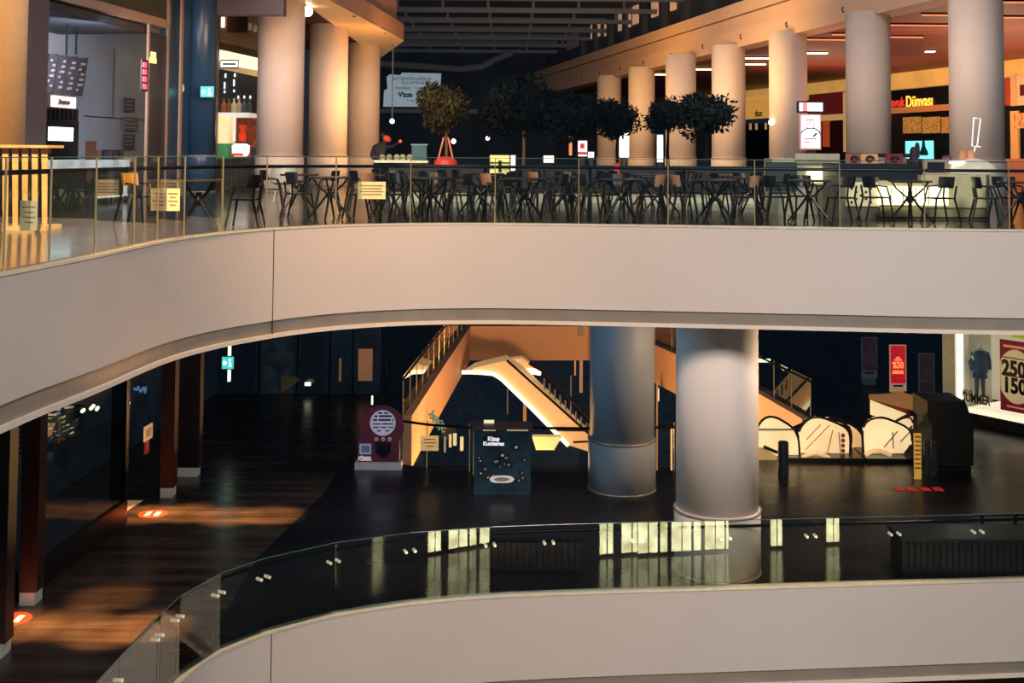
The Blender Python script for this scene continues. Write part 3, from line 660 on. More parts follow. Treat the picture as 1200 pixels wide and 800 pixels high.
# trees in planters
def crown_mesh(seed, n=2600):
    rnd = random.Random(seed); bm = B()
    blobs = [(V((rnd.uniform(-.45, .45), rnd.uniform(-.4, .4), rnd.uniform(-.35, .35))), rnd.uniform(.38, .58)) for _ in range(9)]+[(V((0, 0, 0)), .66)]
    for k in range(n):
        c, r = rnd.choice(blobs)
        d = V((rnd.gauss(0, 1), rnd.gauss(0, 1), rnd.gauss(0, 1))).normalized()
        p = c+d*r*rnd.uniform(.6, 1.08)
        a = V((rnd.gauss(0, 1), rnd.gauss(0, 1), rnd.gauss(0, 1))).normalized(); b = a.cross(d if abs(a.dot(d)) < .9 else V((1, 0, 0))).normalized()
        L = rnd.uniform(.07, .12); w = L*.42
        vs = [bm.verts.new(q) for q in (p-a*L, p+b*w, p+a*L, p-b*w)]; bm.faces.new(vs)
    bmesh.ops.create_icosphere(bm, subdivisions=2, radius=.55)
    me = bpy.data.meshes.new('foliage'); bm.to_mesh(me); bm.free(); return me
crowns = [crown_mesh(s) for s in (1, 2, 3)]
M_leafd = mat('leaf_dark', (8, 15, 18), .8, var=.4, scale=3, spec=.12, emit=.5)  # faint emission stands in for bluish light on the crowns
M_leafo = mat('leaf_olive', (42, 40, 26), .7, var=.5, scale=3, emit=.1, spec=.2)
for me in crowns: me.materials.append(M_leafd)
M_trunk = mat('bark', (92, 66, 44), .8, emit=.08)
trees = [(523, 127, 38, 35, 33, 0, M_leafo, 'olive green potted tree with three stakes, leftmost of the tree row'),
         (614, 125, 50, 46, 32, 1, M_leafd, 'wide dark tree, second in the row left of the right columns'),
         (676, 138, 40, 34, 31.6, 2, M_leafd, 'dark dense tree in the middle of the planter row'),
         (724, 141, 33, 28, 29.6, 0, M_leafd, 'dark round tree with thin trunk just left of the yellow columns'),
         (783, 135, 28, 27, 33, 1, M_leafd, 'thin loose-leaved tree between two lit columns'),
         (828, 136, 38, 30, 30, 2, M_leafd, 'dark round tree standing rightmost in the row')]
for k, (px, py, rx, rz, D, ci, m, lab) in enumerate(trees):
    c = atD(px, py, D); s = F/D
    t = thing('potted_tree', lab, 'tree', (c.x, D, 6.87), k*.9)
    me = crowns[ci] if m is M_leafd else crowns[ci].copy()
    if m is not M_leafd: me.materials.clear(); me.materials.append(m)
    f = obj('foliage', me, None, t); f.location = (0, 0, c.z-6.85); f.scale = (rx/s/.95, rx/s/.95, rz/s/.85)
    f.rotation_euler = (0, 0, k*1.3)
    one('trunk', M_trunk if k < 2 else M_leafd, lambda bm: [tube(bm, [(0, 0, 0), (.02, 0, .4), (-.01, 0, c.z-6.85-.3)], .05, 8, .035), tube(bm, [(0, 0, c.z-7.35), (.2, .05, c.z-6.95)], .025, 6), tube(bm, [(0, 0, c.z-7.35), (-.2, .05, c.z-6.95)], .025, 6)], t)
    if k == 0:
        for sx in (-1, 1): one('stake', mat('stake_pink', (215, 130, 100), .5, emit=.2), lambda bm: tube(bm, [(.24*sx, -.1, 0), (.06*sx, -.05, .75)], .022, 6), t)
        one('red_base', mat('red_pot', (190, 50, 40), .5, emit=.25), lambda bm: lathe(bm, [(.32, 0), (.3, .12), (.12, .22)], seg=20), t)
M_pl = mat('planter_dark', (22, 26, 26), .4, var=.2)
M_kick = mat('planter_kick', (168, 170, 146), .4, emit=.4)
for k, (x0, x1) in enumerate([(455, 567), (570, 690), (693, 800), (803, 930)]):
    D = 29.2; a = atD(x0, 200, D).x; b = atD(x1, 200, D).x
    t = thing('planter', f'long dark planter with pale kick band, {["leftmost", "second from left", "second from right", "rightmost"][k]} of four under the trees', 'planter', ((a+b)/2, D, 6)); w = (b-a)/2
    one('box', M_pl, lambda bm: box(bm, -w, 0, .22, w, 4.5, .84), t)
    n = 6
    for j in range(n):
        u = -w+2*w*j/n
        one('kick_panel', M_kick, lambda bm: box(bm, u+.03, .04, 0, u+2*w/n-.03, .1, .22), t)
    one('soil', mat('soil', (30, 24, 20), .9), lambda bm: box(bm, -w+.05, .05, .84, w-.05, 4.45, .87), t)
    one('hedge_top', M_leafd, lambda bm: [hexl(bm, w) for _ in (0,)], t) if False else None
# assorted lit objects in the court
def lit(name, label, cat, x0, y0, x1, y1, D, m, body=None, th=.3):
    t = thing(name, label, cat, (0, 0, 0))
    cb('housing', body or M_black, x0-.8, y0-1, x1+.8, y1+1, D+.02, th, t)
    cb('lit_face', m, x0, y0, x1, y1, D, .02, t)
    p = atD((x0+x1)/2, y1+1, D+.1)
    if p.z > 6.1: one('stand', M_black, lambda bm: box(bm, p.x-.08, D+.06, 6.0, p.x+.08, D+.2, p.z), t)
    return t
t = lit('display_shelf', 'yellow lit display shelf under the trees', 'shelf', 574, 182, 597, 204, 28.6, mat('yellow_glow', (235, 205, 120), .5, emit=1.1, var=.4, scale=7))
for y in (190, 196): cb('shelf_bar', M_black, 573.5, y, 598, y+1.6, 28.5, .05, t)
cb('dark_item', M_black, 584, 188, 588, 202, 28.5, .04, t)
lit('light_box', 'narrow white light box right of the yellow display shelf', 'light box', 598.5, 182, 604, 200, 28.6, em('white_glow', (240, 240, 205), 1.4))
lit('light_box', 'small pale rounded light box on the planter', 'light box', 637, 182.5, 649, 190.5, 28.9, em('white_glow', (240, 240, 205), 1.4))
t = lit('drinks_fridge', 'white drinks fridge with red emblem beside the trees', 'fridge', 677, 165, 688, 183, 44, em('fridge_white', (235, 225, 215), 1.3), th=.8)
cb('red_emblem', em('fridge_red', (190, 40, 45), .5), 680, 168, 685, 174, 43.9, .05, t); cb('red_stripe', em('fridge_red', (190, 40, 45), .5), 677, 178, 688, 181, 43.9, .05, t)
lit('white_box', 'small white box stacked right of the red emblem fridge', 'box', 689, 178, 696, 184.5, 44, em('fridge_white', (235, 225, 215), 1.3))
lit('light_totem', 'tall blazing white light panel between the two farthest right columns', 'light panel', 726, 155, 737, 184, 52, em('blaze_white', (245, 250, 235), 4))
t = lit('light_totem', 'white and blue lit fridge beside the fifth column', 'fridge', 770, 158, 777, 190, 40, mat('blaze_blue', (200, 225, 245), .5, emit=1.8, var=.4, scale=3))
cb('orange_post', em('orange_post', (220, 130, 80), .8), 667, 157, 670.5, 182, 44, .1).name = 'lit_post'
tag(bpy.data.objects['lit_post'], 'thin orange lit post left of the red emblem fridge', 'post')
tag(cb('red_ball_lamp', em('fridge_red', (190, 40, 45), .5), 720, 191, 726, 207, 26.5, .1), 'small red cloth hanging by the tables below the thin trunk', 'cloth')
# digital totem
t = thing('digital_sign', 'white digital totem with a lit header and food picture', 'sign', (0, 0, 0)); D = 33.0
cb('screen_frame', M_black, 935, 118.5, 966, 132, D, .15, t); cb('lit_header', em('totem_white', (215, 245, 250), 1.8), 937, 120.5, 964, 130, D-.02, .02, t)
cb('red_mark', em('totem_red', (240, 110, 110), 1.0), 941, 120.5, 946, 130, D-.04, .02, t)
cb('lower_frame', mat('totem_pink', (200, 150, 150), .5, emit=.4), 938, 134, 962, 175, D, .15, t); cb('lower_screen', em('totem_white2', (225, 245, 245), 1.5), 939.5, 135.5, 960.5, 173, D-.02, .02, t)
def arcm(bm):
    tube(bm, [atD(950+11*math.cos(a), 157-7*math.sin(a), D-.05) for a in [math.pi*k/12 for k in range(13)]], .018, 6)
    tube(bm, [atD(x, y, D-.05) for x, y in ((953, 160), (957, 156))], .03, 6)
one('arc_mark', mat('totem_dark', (60, 80, 100), .5), arcm, t)
for x, y, w in ((944, 140, 10), (942, 166, 7), (943, 162, 14)): cb('text_bar', mat('totem_mark', (190, 120, 120), .5), x, y, x+w, y+1.4, D-.04, .015, t)
one('ring_mark', mat('totem_mark', (190, 120, 120)), lambda bm: tube(bm, [atD(950+5*math.cos(a), 147+3.5*math.sin(a), D-.05) for a in [2*math.pi*k/12 for k in range(13)]], .012, 5), t)
p = atD(952, 176, D+.07); one('foot', M_black, lambda bm: box(bm, p.x-.1, D+.04, 6.0, p.x+.1, D+.14, p.z), t)
# steel counter
t = thing('counter', 'pale steel counter with glowing front panel under the digital totem', 'counter', (0, 0, 0)); D = 24.2
cb('body', mat('steel_lit', (200, 195, 165), .3, .5, emit=.12), 905, 186, 983, 250, D+.1, .8, t, z0=6.0)
cb('top', mat('steel_lit', (200, 195, 165)), 932, 180, 984, 187, D, 1.0, t)
cb('side_shade', mat('grey_green', (52, 60, 58), .5), 899, 190, 934, 224, D+.0, .1, t)
cb('glow_panel', em('glow_cream', (255, 240, 190), 2.2), 946, 197, 968, 214, D+.05, .03, t)
for y in (191, 217): cb('rib', M_steel, 934, y, 983, y+1.5, D+.04, .05, t)
# dotted panel and long counter
D = 22.4
t = thing('food_kiosk', 'food kiosk counter with dotted front panel and black trays on top', 'counter', (0, 0, 0))
cb('body', mat('kiosk_grey', (120, 114, 96), .4), 984, 208, 1030, 256, D+.12, 1.2, t, z0=6.0)
cb('dotted_panel', mat('dotted_cream', (226, 212, 168), .4, emit=.3), 992, 213.5, 1030, 241.5, D+.06, .05, t)
for x, y in ((998, 221), (1020.5, 221), (1003.5, 225), (1015, 225), (1009, 229), (1003.5, 233), (1015, 233), (998, 237), (1020.5, 237)):
    p = atD(x, y, D+.05); one('dot', M_seam, lambda bm: tube(bm, [p, p+V((0, .02, 0))], .025, 12), t)
cb('dark_counter_top', M_black, 985, 192, 1093, 212, D+.2, 1.3, t)
cb('upper_shelf', M_black, 1002, 180, 1072, 184, D+1.2, .5, t)
for x in (1006, 1040, 1068): cb('shelf_post', M_blackm, x, 183, x+1.5, 193, D+1.2, .05, t)
t = thing('counter', 'long pale counter with glowing base right of the food kiosk', 'counter', (0, 0, 0))
cb('body', mat('counter_beige', (206, 192, 148), .35, emit=.12), 1080, 205.5, 1159, 243, D, 1.2, t)
cb('base_step', mat('counter_beige2', (170, 158, 118), .3), 1031, 243.5, 1160, 257, D+.05, 1.1, t, z0=6.0)
cb('base_shadow', M_seam, 1028, 254.5, 1160, 256, D+.04, .02, t)
cb('glow_panel', em('glow_cream2', (255, 236, 180), 2.6), 1030, 219, 1111, 240, D-.01, .06, t)  # highlight on the counter front, put in as a glowing sheet
for x in (1044, 1058, 1073, 1088): cb('panel_joint', mat('joint_olive', (120, 110, 80), .5), x, 219, x+.7, 240, D-.03, .02, t)
cb('upper_back', mat('counter_beige', (206, 192, 148)), 1030, 212, 1081, 219, D+.02, .3, t)
cb('end_post', M_steel, 1156.5, 205, 1159.5, 258, D-.03, .05, t, z0=6.0)
# things on the kiosk
for k, (x, c, lab) in enumerate([(1001, (150, 90, 70), 'round dark bowl with pink rim at the left of the kiosk shelf'), (1019, (214, 160, 110), 'tan framed tray with a spiral snack on the kiosk'), (1048, (120, 40, 44), 'red dish right of the spiral tray')]):
    p = atD(x, 186.5, D+.3)
    q = thing('tray' if k != 0 else 'bowl', lab, 'tray' if k != 0 else 'bowl', p)
    one('rim', mat(f'rim_{k}', c, .4, emit=.15), lambda bm: box(bm, -.16, 0, -.1, .16, .04, .1), q)
    one('food', mat('food_dark', (60, 24, 24), .5), lambda bm: tube(bm, [(.09*math.cos(a*1.2)*(1-a/14), -.02, .07*math.sin(a*1.2)*(1-a/14)) for a in [j*.6 for j in range(18)]], .016, 5), q)
for k, (x, y, w, h, c, lab) in enumerate([(1056, 184, 7, 10, (150, 90, 60), 'brown cup on the kiosk shelf'), (1066, 172, 10, 22, (52, 28, 40), 'dark plum jacket shape before the cyan screen'), (1072, 167, 6, 18, (30, 26, 50), 'tall dark flask before the cyan screen'), (1104, 182, 12, 8, (96, 60, 56), 'brown bag heap on the counter'), (1124, 176, 8, 10, (214, 140, 90), 'orange carton, left of a pair on the counter'), (1133, 175, 9, 11, (226, 160, 120), 'pale orange carton, right of a pair on the counter')]):
    p = atD(x+w/2, y+h, D+.5); s = F/p.y
    tag(one(['cup', 'jacket', 'flask', 'bag', 'carton', 'carton'][k], mat(f'item_{k}', c, .5, emit=.12, var=.2), lambda bm: lathe(bm, [(w/s/2*.8, p.z), (w/s/2, p.z+h/s*.3), (w/s/2*.9, p.z+h/s*.8), (w/s/2*.5, p.z+h/s)], p.x, p.y, 14)), lab, ['cup', 'jacket', 'flask', 'bag', 'carton', 'carton'][k])
tag(one('cloth', mat('white_cloth', (235, 222, 195), .6, emit=.25), lambda bm: lathe(bm, [(.42, 6.87), (.4, 7.0), (.25, 7.1), (.05, 7.15)], atD(1140, 200, D+.5).x, D+.5, 24)), 'cream cloth mound at the right end of the counter', 'cloth')
tag(one('plate', mat('plate_white', (240, 232, 210), .4, emit=.35), lambda bm: lathe(bm, [(.1, 7.04), (.32, 7.08), (.34, 7.1), (.3, 7.1)], atD(1113, 190, D+.6).x, D+.6, 24)), 'white plate raised on the counter beside the cartons', 'plate')
t = thing('screen', 'tablet screen with pale frame standing on the counter', 'screen', (0, 0, 0))
cb('frame', mat('pale_pink_frame', (190, 160, 140), .4, emit=.1), 1082, 187, 1112, 205, D+.0, .06, t); cb('display', M_black, 1087, 190, 1107, 201.5, D-.02, .02, t)
tag(one('hanging_lines', mat('white_line', (250, 245, 235), .4, emit=1), lambda bm: [tube(bm, [atD(x, y, 24) for x, y in pp], .012, 5) for pp in (((1141, 138), (1139, 171), (1149, 172)), ((1141, 138), (1149, 139), (1145, 171)), ((1143, 172), (1141, 180)))]), 'thin white wire stand in front of the largest column', 'stand')

# ------------------------------------------------------------------ tables and chairs
def make_table(round_=True):
    t = thing('cafe_table', '', 'table')
    bm = B(); lathe(bm, [(.36, .715), (.38, .725), (.38, .745), (.37, .75)], seg=28); obj('tabletop', bm, mat('table_dark', (70, 58, 50), .25), t)
    bm = B(); lathe(bm, [(.05, .36), (.06, .44), (.04, .5), (.04, .56)], seg=12); obj('hub', bm, M_black, t)
    for k in range(4):
        a = math.pi/4+k*math.pi/2; c, s = math.cos(a), math.sin(a)
        bm = B(); tube(bm, [(.3*c, .3*s, .715), (.24*c, .24*s, .62), (.09*c, .09*s, .48), (.03*c, .03*s, .44)], .018, 6); obj('arm', bm, M_black, t)
        bm = B(); tube(bm, [(.03*c, .03*s, .46), (.16*c, .16*s, .28), (.38*c, .38*s, .01)], .026, 6, .018); obj('leg', bm, M_black, t)
    return t
def make_chair(mb, nm):
    t = thing('dining_chair', '', 'chair')
    def seat(bm):
        for (x0, y0, z0, x1, y1, z1) in ((-.21, -.2, .43, .21, .2, .455),): box(bm, x0, y0, z0, x1, y1, z1)
        bmesh.ops.bevel(bm, geom=bm.edges[:], offset=.02, segments=2, affect='EDGES')
    one('seat', M_black if mb is None else M_black, seat, t)
    def back(bm):
        n = 10; pts = []
        for k in range(n+1):
            a = math.pi*(.12+.76*k/n); pts.append((.24*math.cos(a), .02+.2*math.sin(a)))
        for k in range(n):
            a, b = pts[k], pts[k+1]; z0 = .62
            hexa(bm, [(a[0], a[1], z0), (b[0], b[1], z0), (b[0]*.92, b[1]-.02, z0), (a[0]*.92, a[1]-.02, z0), (a[0]*1.04, a[1]+.03, .82), (b[0]*1.04, b[1]+.03, .82), (b[0]*.97, b[1]+.01, .82), (a[0]*.97, a[1]+.01, .82)])
    one('backrest', mb or M_black, back, t)
    for sx in (-1, 1):
        bm = B(); tube(bm, [(.19*sx, -.17, .44), (.24*sx, -.24, 0.01)], .019, 6); obj('leg', bm, M_black, t)
        bm = B(); tube(bm, [(.21*sx, .2, .66), (.19*sx, .17, .44), (.23*sx, .27, 0.01)], .019, 6); obj('leg', bm, M_black, t)
        bm = B(); tube(bm, [(.23*sx, .08, .66), (.245*sx, -.1, .64), (.21*sx, -.17, .45)], .016, 6); obj('armrest', bm, M_black, t)
    return t
def dup(root, loc, rz, label, group=None):
    r = root.copy(); C.objects.link(r); r.location = loc; r.rotation_euler = (0, 0, rz); r['label'] = label
    if group: r['group'] = group
    for ch in list(root.children):
        c = ch.copy(); C.objects.link(c); c.parent = r
    return r
M_tan = mat('tan_shell', (176, 128, 92), .5, var=.1)
T0 = make_table(); CH = make_chair(None, 'black'); CT = make_chair(M_tan, 'tan')
used = {}
def put(proto, loc, rz, label, group=None):
    if proto.name not in used:
        used[proto.name] = 1; proto.location = loc; proto.rotation_euler = (0, 0, rz); proto['label'] = label
        if group: proto['group'] = group
        return proto
    return dup(proto, loc, rz, label, group)
ordn = ['first', 'second', 'third', 'fourth', 'fifth', 'sixth', 'seventh', 'eighth', 'ninth', 'tenth']
rows = [(21.15, [388, 505, 615, 728, 838, 948, 1066, 1195], 'front'), (23.5, [352, 455, 560, 668, 775, 880], 'second'), (26.2, [480, 572, 665, 758, 850], 'third')]
tanset = {('front', 0, 1), ('front', 3, 1), ('front', 4, 0), ('front', 4, 1), ('second', 3, 0), ('front', 2, 0)}
for D, xs, rn in rows:
    for k, px in enumerate(xs):
        X = (px-600)/F*D
        w = f'{ordn[k]} table from the left in the {rn} row'
        put(T0, (X, D, 6), k*.23+D, f'dark round cafe table with splayed legs, {ordn[k]} from the left in the {rn} row', 'round cafe tables of the food court')
        sides = [(-1, .1), (1, -.05)]+([(0, 1)] if (k+int(D)) % 2 == 0 else [])
        for j, (sx, sy) in enumerate(sides):
            if rn == 'third' and j == 2: continue
            rz = {(-1): math.pi/2, 1: -math.pi/2, 0: 0}[sx]+random.uniform(-.35, .35)
            cx, cy = X+sx*.55+random.uniform(-.03, .03), D+sy*(.6 if sx == 0 else 1)+random.uniform(-.08, .08)
            pass
            tan = (rn, k, j) in tanset
            side = ['left of', 'right of', 'behind'][j]
            put(CT if tan else CH, (cx, cy, 6), rz, f'{"tan-backed" if tan else "black"} dining chair {side} the {w}', 'chairs around the food court tables')
# left table with yellow chair
put(T0, (-4.72, 18.1, 6), .3, 'dark high-legged cafe table alone behind the left bend of the railing')
put(CH, (-4.1, 18.45, 6), -1.6, 'black dining chair right of the lone table at the left bend')
M_yc = mat('yellow_chair', (196, 140, 50), .5, emit=.1)
CY = make_chair(M_yc, 'y'); put(CY, (-6.0, 19.2, 6), 1.4, 'yellow-backed chair left of the lone table at the left bend')
tag(obj('white_armchair', (lambda bm: (lathe(bm, [(.2, .4), (.33, .46), (.34, .66), (.3, .84), (.27, .84), (.28, .52), (.1, .47)], seg=20), tube(bm, [(.15, .15, .42), (.22, .22, 0)], .02), tube(bm, [(-.15, .15, .42), (-.22, .22, 0)], .02), tube(bm, [(.15, -.15, .42), (.22, -.22, 0)], .02), tube(bm, [(-.15, -.15, .42), (-.22, -.22, 0)], .02), bm)[-1])(B()), mat('cream_shell', (220, 205, 175), .4), smooth=False), 'cream tub chair at the foot of the nearest left column', 'chair').location = (-5.4, 28.5, 6)
# far: service tray, teal chair, red thing
t = thing('office_chair', 'teal backed chair on the terrace right of the farthest left column', 'chair', (0, 0, 0))
cb('backrest', mat('teal_back', (44, 100, 112), .5, emit=.3), 482.5, 169.5, 500, 187, 36, .06, t)
cb('frame', mat('teal_frame', (120, 170, 175), .4, emit=.2), 481.5, 168.7, 501, 170, 35.97, .08, t)
p = atD(491, 187, 36); one('post', M_black, lambda bm: [tube(bm, [(p.x, 36.05, 6.03), (p.x, 36.05, p.z)], .03), lathe(bm, [(.3, 6.0), (.3, 6.04), (.04, 6.1)], p.x, 36.05, 16)], t)
t = thing('service_table', 'narrow table with white edge and glass jars on the terrace', 'table', (0, 0, 0))
cb('top', mat('edge_white', (225, 220, 190), .4, emit=.35), 438, 188, 501, 190.5, 35, .5, t)
for x in (440, 499): cb('leg', M_black, x, 190.5, x+1.2, 220, 35.05, .05, t, z0=6.0)
for k, x in enumerate((446, 454, 463, 470, 478)):
    p = atD(x+2, 188, 35.2)
    tag(one('glass_jar', mat('jar_glass', (150, 148, 120), .2, emit=.25, var=.5), lambda bm: lathe(bm, [(.08, p.z+.005), (.09, p.z+.12), (.06, p.z+.16), (.06, p.z+.18)], p.x, p.y, 12)), 'small glass jar in the row on the narrow white-edged table', 'jar', 'glass jars on the narrow table')
# person in black leaning by the table
def person():
    t = thing('person', 'person in black clothes leaning forward with bright red headwear beside the farthest left column', 'person', (-3.95, 35.8, 6))
    me = bpy.data.meshes.new('body')
    J = [(0, 0, .95), (.03, 0, 1.2), (.05, -.02, 1.38), (.14, -.03, 1.5), (.2, -.03, 1.6), (-.1, 0, .9), (-.11, .02, .5), (-.12, .04, .06), (-.12, -.1, .03), (.1, 0, .9), (.11, .02, .5), (.12, .04, .06), (.12, -.1, .03), (-.16, 0, 1.34), (-.24, -.08, 1.08), (-.12, -.22, .98), (.2, -.02, 1.34), (.4, -.1, 1.38), (.6, -.14, 1.5)]
    E = [(0, 1), (1, 2), (2, 3), (3, 4), (0, 5), (5, 6), (6, 7), (7, 8), (0, 9), (9, 10), (10, 11), (11, 12), (2, 13), (13, 14), (14, 15), (2, 16), (16, 17), (17, 18)]
    me.from_pydata(J, E, []); o = obj('body', me, mat('black_cloth', (16, 18, 24), .7), t)
    sk = o.modifiers.new('skin', 'SKIN'); rad = [.16, .19, .18, .06, .09, .1, .07, .045, .04, .1, .07, .045, .04, .08, .055, .035, .08, .05, .03]
    for i, v in enumerate(me.skin_vertices[0].data): v.radius = (rad[i], rad[i]); v.use_root = (i == 0)
    ss = o.modifiers.new('sub', 'SUBSURF'); ss.levels = 1; ss.render_levels = 1
    bm = B(); bmesh.ops.create_uvsphere(bm, u_segments=16, v_segments=12, radius=.105, matrix=Matrix.Translation((.22, -.05, 1.6)) @ Matrix.Rotation(.5, 4, 'Y') @ Matrix.Diagonal((1.25, 1, .95, 1))); obj('headwear', bm, mat('red_wear', (215, 66, 44), .6, emit=.12), t, smooth=True)
    bm = B(); bmesh.ops.create_uvsphere(bm, u_segments=12, v_segments=8, radius=.1, matrix=Matrix.Translation((.1, .0, 1.7))); obj('hair', bm, mat('hair_dark', (20, 14, 14), .7), t, smooth=True)
    bm = B(); bmesh.ops.create_uvsphere(bm, u_segments=10, v_segments=8, radius=.055, matrix=Matrix.Translation((.63, -.15, 1.53))); obj('hand', bm, mat('skin', (225, 130, 95), .6, emit=.15), t, smooth=True)
person()
# ------------------------------------------------------------------ lower level, left shops
PL = Plane((-7.75, 19.2), (.075, 1)); PL.n = V((.997, -.075, 0))
M_lw = mat('shop_dark_wall', (12, 21, 30), .4, var=.4, scale=2, emit=.6)  # ambient light on the dark walls put in as emission
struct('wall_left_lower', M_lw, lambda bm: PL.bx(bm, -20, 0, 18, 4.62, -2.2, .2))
def pilaster(label, x0, x1, ybase, m=M_brown, th=.3, off=.12):
    D = 7.16*F/(ybase-178.5); a = atD(x0, ybase-60, D).x; b = atD(x1, ybase-60, D).x; w = (b-a)/2
    t = thing('pilaster', label, 'pilaster', ((a+b)/2, D, 0))
    one('shaft', m, lambda bm: box(bm, -w, 0, .2, w, th, 4.6), t)
    one('steel_shoe', mat('shoe_steel', (205, 198, 186), .3, .6, emit=.12), lambda bm: box(bm, -w*.85, -.015, 0, w*.85, th, .2), t)
pilaster('dark red-brown pilaster with steel shoe, nearest at the lower left shops', 23, 44, 700)
pilaster('brown pilaster with lit edge at the far left of the lower level', -30, 7, 760)
pilaster('dark red-brown pilaster with steel shoe, middle of the lower left shops', 188, 204, 577)
pilaster('broad plum-coloured pilaster with steel shoe beside the exit sign', 205, 234, 553, mat('plum_wood', (46, 36, 44), .5))
t = thing('shop_window', 'dark glazed shop window between the lower left pilasters', 'shop window', (0, 0, 0))
ua, ub = PL.uz(46, 600)[0], PL.uz(146, 560)[0]
one('glass', M_shopglass, lambda bm: quad(bm, PL.at(ua, .45), PL.at(ub, .45), PL.at(ub, 4.5), PL.at(ua, 4.5)), t)
one('plinth', mat('plinth_black', (16, 18, 20), .4), lambda bm: PL.bx(bm, ua, 0, ub, .45, .05, .5), t)
one('window_floor', M_lw, lambda bm: PL.bx(bm, ua, .3, ub, .46, -.05, 2.0), t)
one('edge_frame', M_blackm, lambda bm: PL.bx(bm, ub-.05, 0, ub+.1, 4.5, .03, .3), t)
tag(one('floor_glow', mat('glow', (225, 180, 130), .4, emit=.25), lambda bm: [quad(bm, atz(146, 600, .012), atz(168, 586, .012), atz(150, 586, .012), atz(128, 598, .012))]), 'beige painted threshold in the recessed doorway of the lower left shops', 'glow')  # patch of lit floor painted as a pale glowing quad
# interior goods: rows of small glints
for r in range(7):
    for k in range(9):
        x = 49+k*5+random.uniform(-1, 1); y = 482-k*.9+r*5.2+random.uniform(-.6, .6)
        if random.random() < .25: continue
        c = random.choice([(200, 190, 130), (150, 170, 150), (220, 200, 150), (90, 150, 170)])
        tag(one('shelf_item', em(f'glint_{c[0]}', c, .7), lambda bm: PL.pbx(bm, x, y, x+random.uniform(1.6, 3.4), y+1.5, -1.6, .08)), 'tiny glinting item on the shelves inside the dark lower shop window', 'goods', 'glinting goods in the lower shop window')
for k in range(6):
    tag(one('shelf_board', mat('shelf_board', (40, 44, 48), .5), lambda bm: PL.pbx(bm, 46, 487+k*6, 100, 488+k*6, -1.5, .4)), 'dark shelf board inside the lower shop window', 'shelf', 'shelf boards in the lower shop window')
M_tube = em('tube_white', (245, 245, 210), 2.2)
for k, (x0, y0, x1, y1) in enumerate([(133, 477, 151, 472), (96, 482, 98.5, 480), (106, 479, 110, 475), (113, 480, 115, 477)]):
    def f(bm): tube(bm, [PL.hit(x0, y0, -.8), PL.hit(x1, y1, -.8)], .035, 6)
    tag(one('tube_light' if k == 0 else 'spot_light', M_tube, f), ['short slanted white tube light in the dark lower shop', 'small white spot, leftmost beside the shelves', 'small white spot in the middle of three', 'small white spot, rightmost of three'][k], 'light')
t = thing('door_sign', 'cream square sign with red tag on the recessed lower shop door', 'sign', (0, 0, 0))
one('plate', mat('cream_plate', (222, 178, 130), .5, emit=.45), lambda bm: PL.pbx(bm, 170, 498, 179, 515, .0, .03), t)
one('plate_print', mat('plate_print', (190, 130, 90), .5, emit=.3), lambda bm: PL.pbx(bm, 172, 502, 177.5, 511, .02, .015), t)
one('red_tag', mat('red_tag', (150, 36, 34), .5, emit=.3), lambda bm: PL.pbx(bm, 170.5, 517, 175, 531, .0, .03), t)
tag(one('neon_sign', em('blue_neon', (70, 120, 160), .7), lambda bm: tube(bm, [PL.hit(x, y, -1) for x, y in ((157, 455), (160, 457), (162, 453), (165, 459), (168, 454), (170, 460), (171, 453))], .025, 5)), 'faint blue neon scribble sign in the dark lower shop', 'sign')
# storefront facing the camera
sw = struct('wall_back_left', M_lw, lambda bm: box(bm, -13, 36, 0, -3.9, 36.2, 4.6))
t = thing('shop', 'dark glazed shop front at the end of the lower walkway', 'shop', (0, 0, 0))
M_pane = mat('dim_pane', (30, 40, 48), .2, var=.5, scale=3, emit=.35)
for (x0, y0, x1, y1, m) in ((306, 384, 344, 462, M_pane), (352, 384, 380, 462, mat('dim_pane2', (16, 24, 32), .2, emit=.4)), (240, 384, 300, 462, mat('dim_pane3', (14, 22, 30), .15, emit=.4))):
    cb('pane', m, x0, y0, x1, y1, 35.95, .04, t)
for x in (302, 347, 385, 412, 450): cb('mullion', M_black, x, 380, x+3, 464, 35.9, .08, t, z0=0.02)
one('diagonal_panel', mat('olive_dim', (66, 60, 42), .5, emit=.3), lambda bm: prism(bm, [atD(x, y, 35.9) for x, y in ((329, 441), (346, 441), (352, 445), (335, 458), (329, 460))], (0, .03, 0)), t)
cb('dim_reflection', em('cream_dim', (140, 105, 60), .4), 397, 420, 400, 447, 35.9, .03, t)
tag(cb('lit_door_panel', mat('orange_door', (140, 96, 64), .5, emit=.6), 419.5, 409, 436.5, 446, 35.9, .05), 'dull orange lit door panel in the dark lower shop front', 'door')
tag(one('light_strip', em('tube_cream', (235, 235, 200), 1.8), lambda bm: [cbox(bm, 266.5, 401, 270.5, 447, 31, .06), box(bm, atD(268, 401, 31).x-.01, 31.02, 2, atD(268, 401, 31).x+.01, 31.04, 4.62)]), 'vertical white light strip hanging behind the lower exit sign', 'light')
exit_sign('green exit sign hung beside the vertical light strip', (260, 418, 274, 432), 30.6)
tag(cb('small_light', em('tube_cream', (235, 235, 200), 1.8), 357, 448, 364, 452, 35.7, .05), 'tiny white light low in the dark shop front', 'light')
tag(cb('cctv_dome', em('tube_cream', (235, 235, 200), 1.8), 435, 464, 437, 474, 33, .05), 'short white light tick above the round poster stand', 'light')
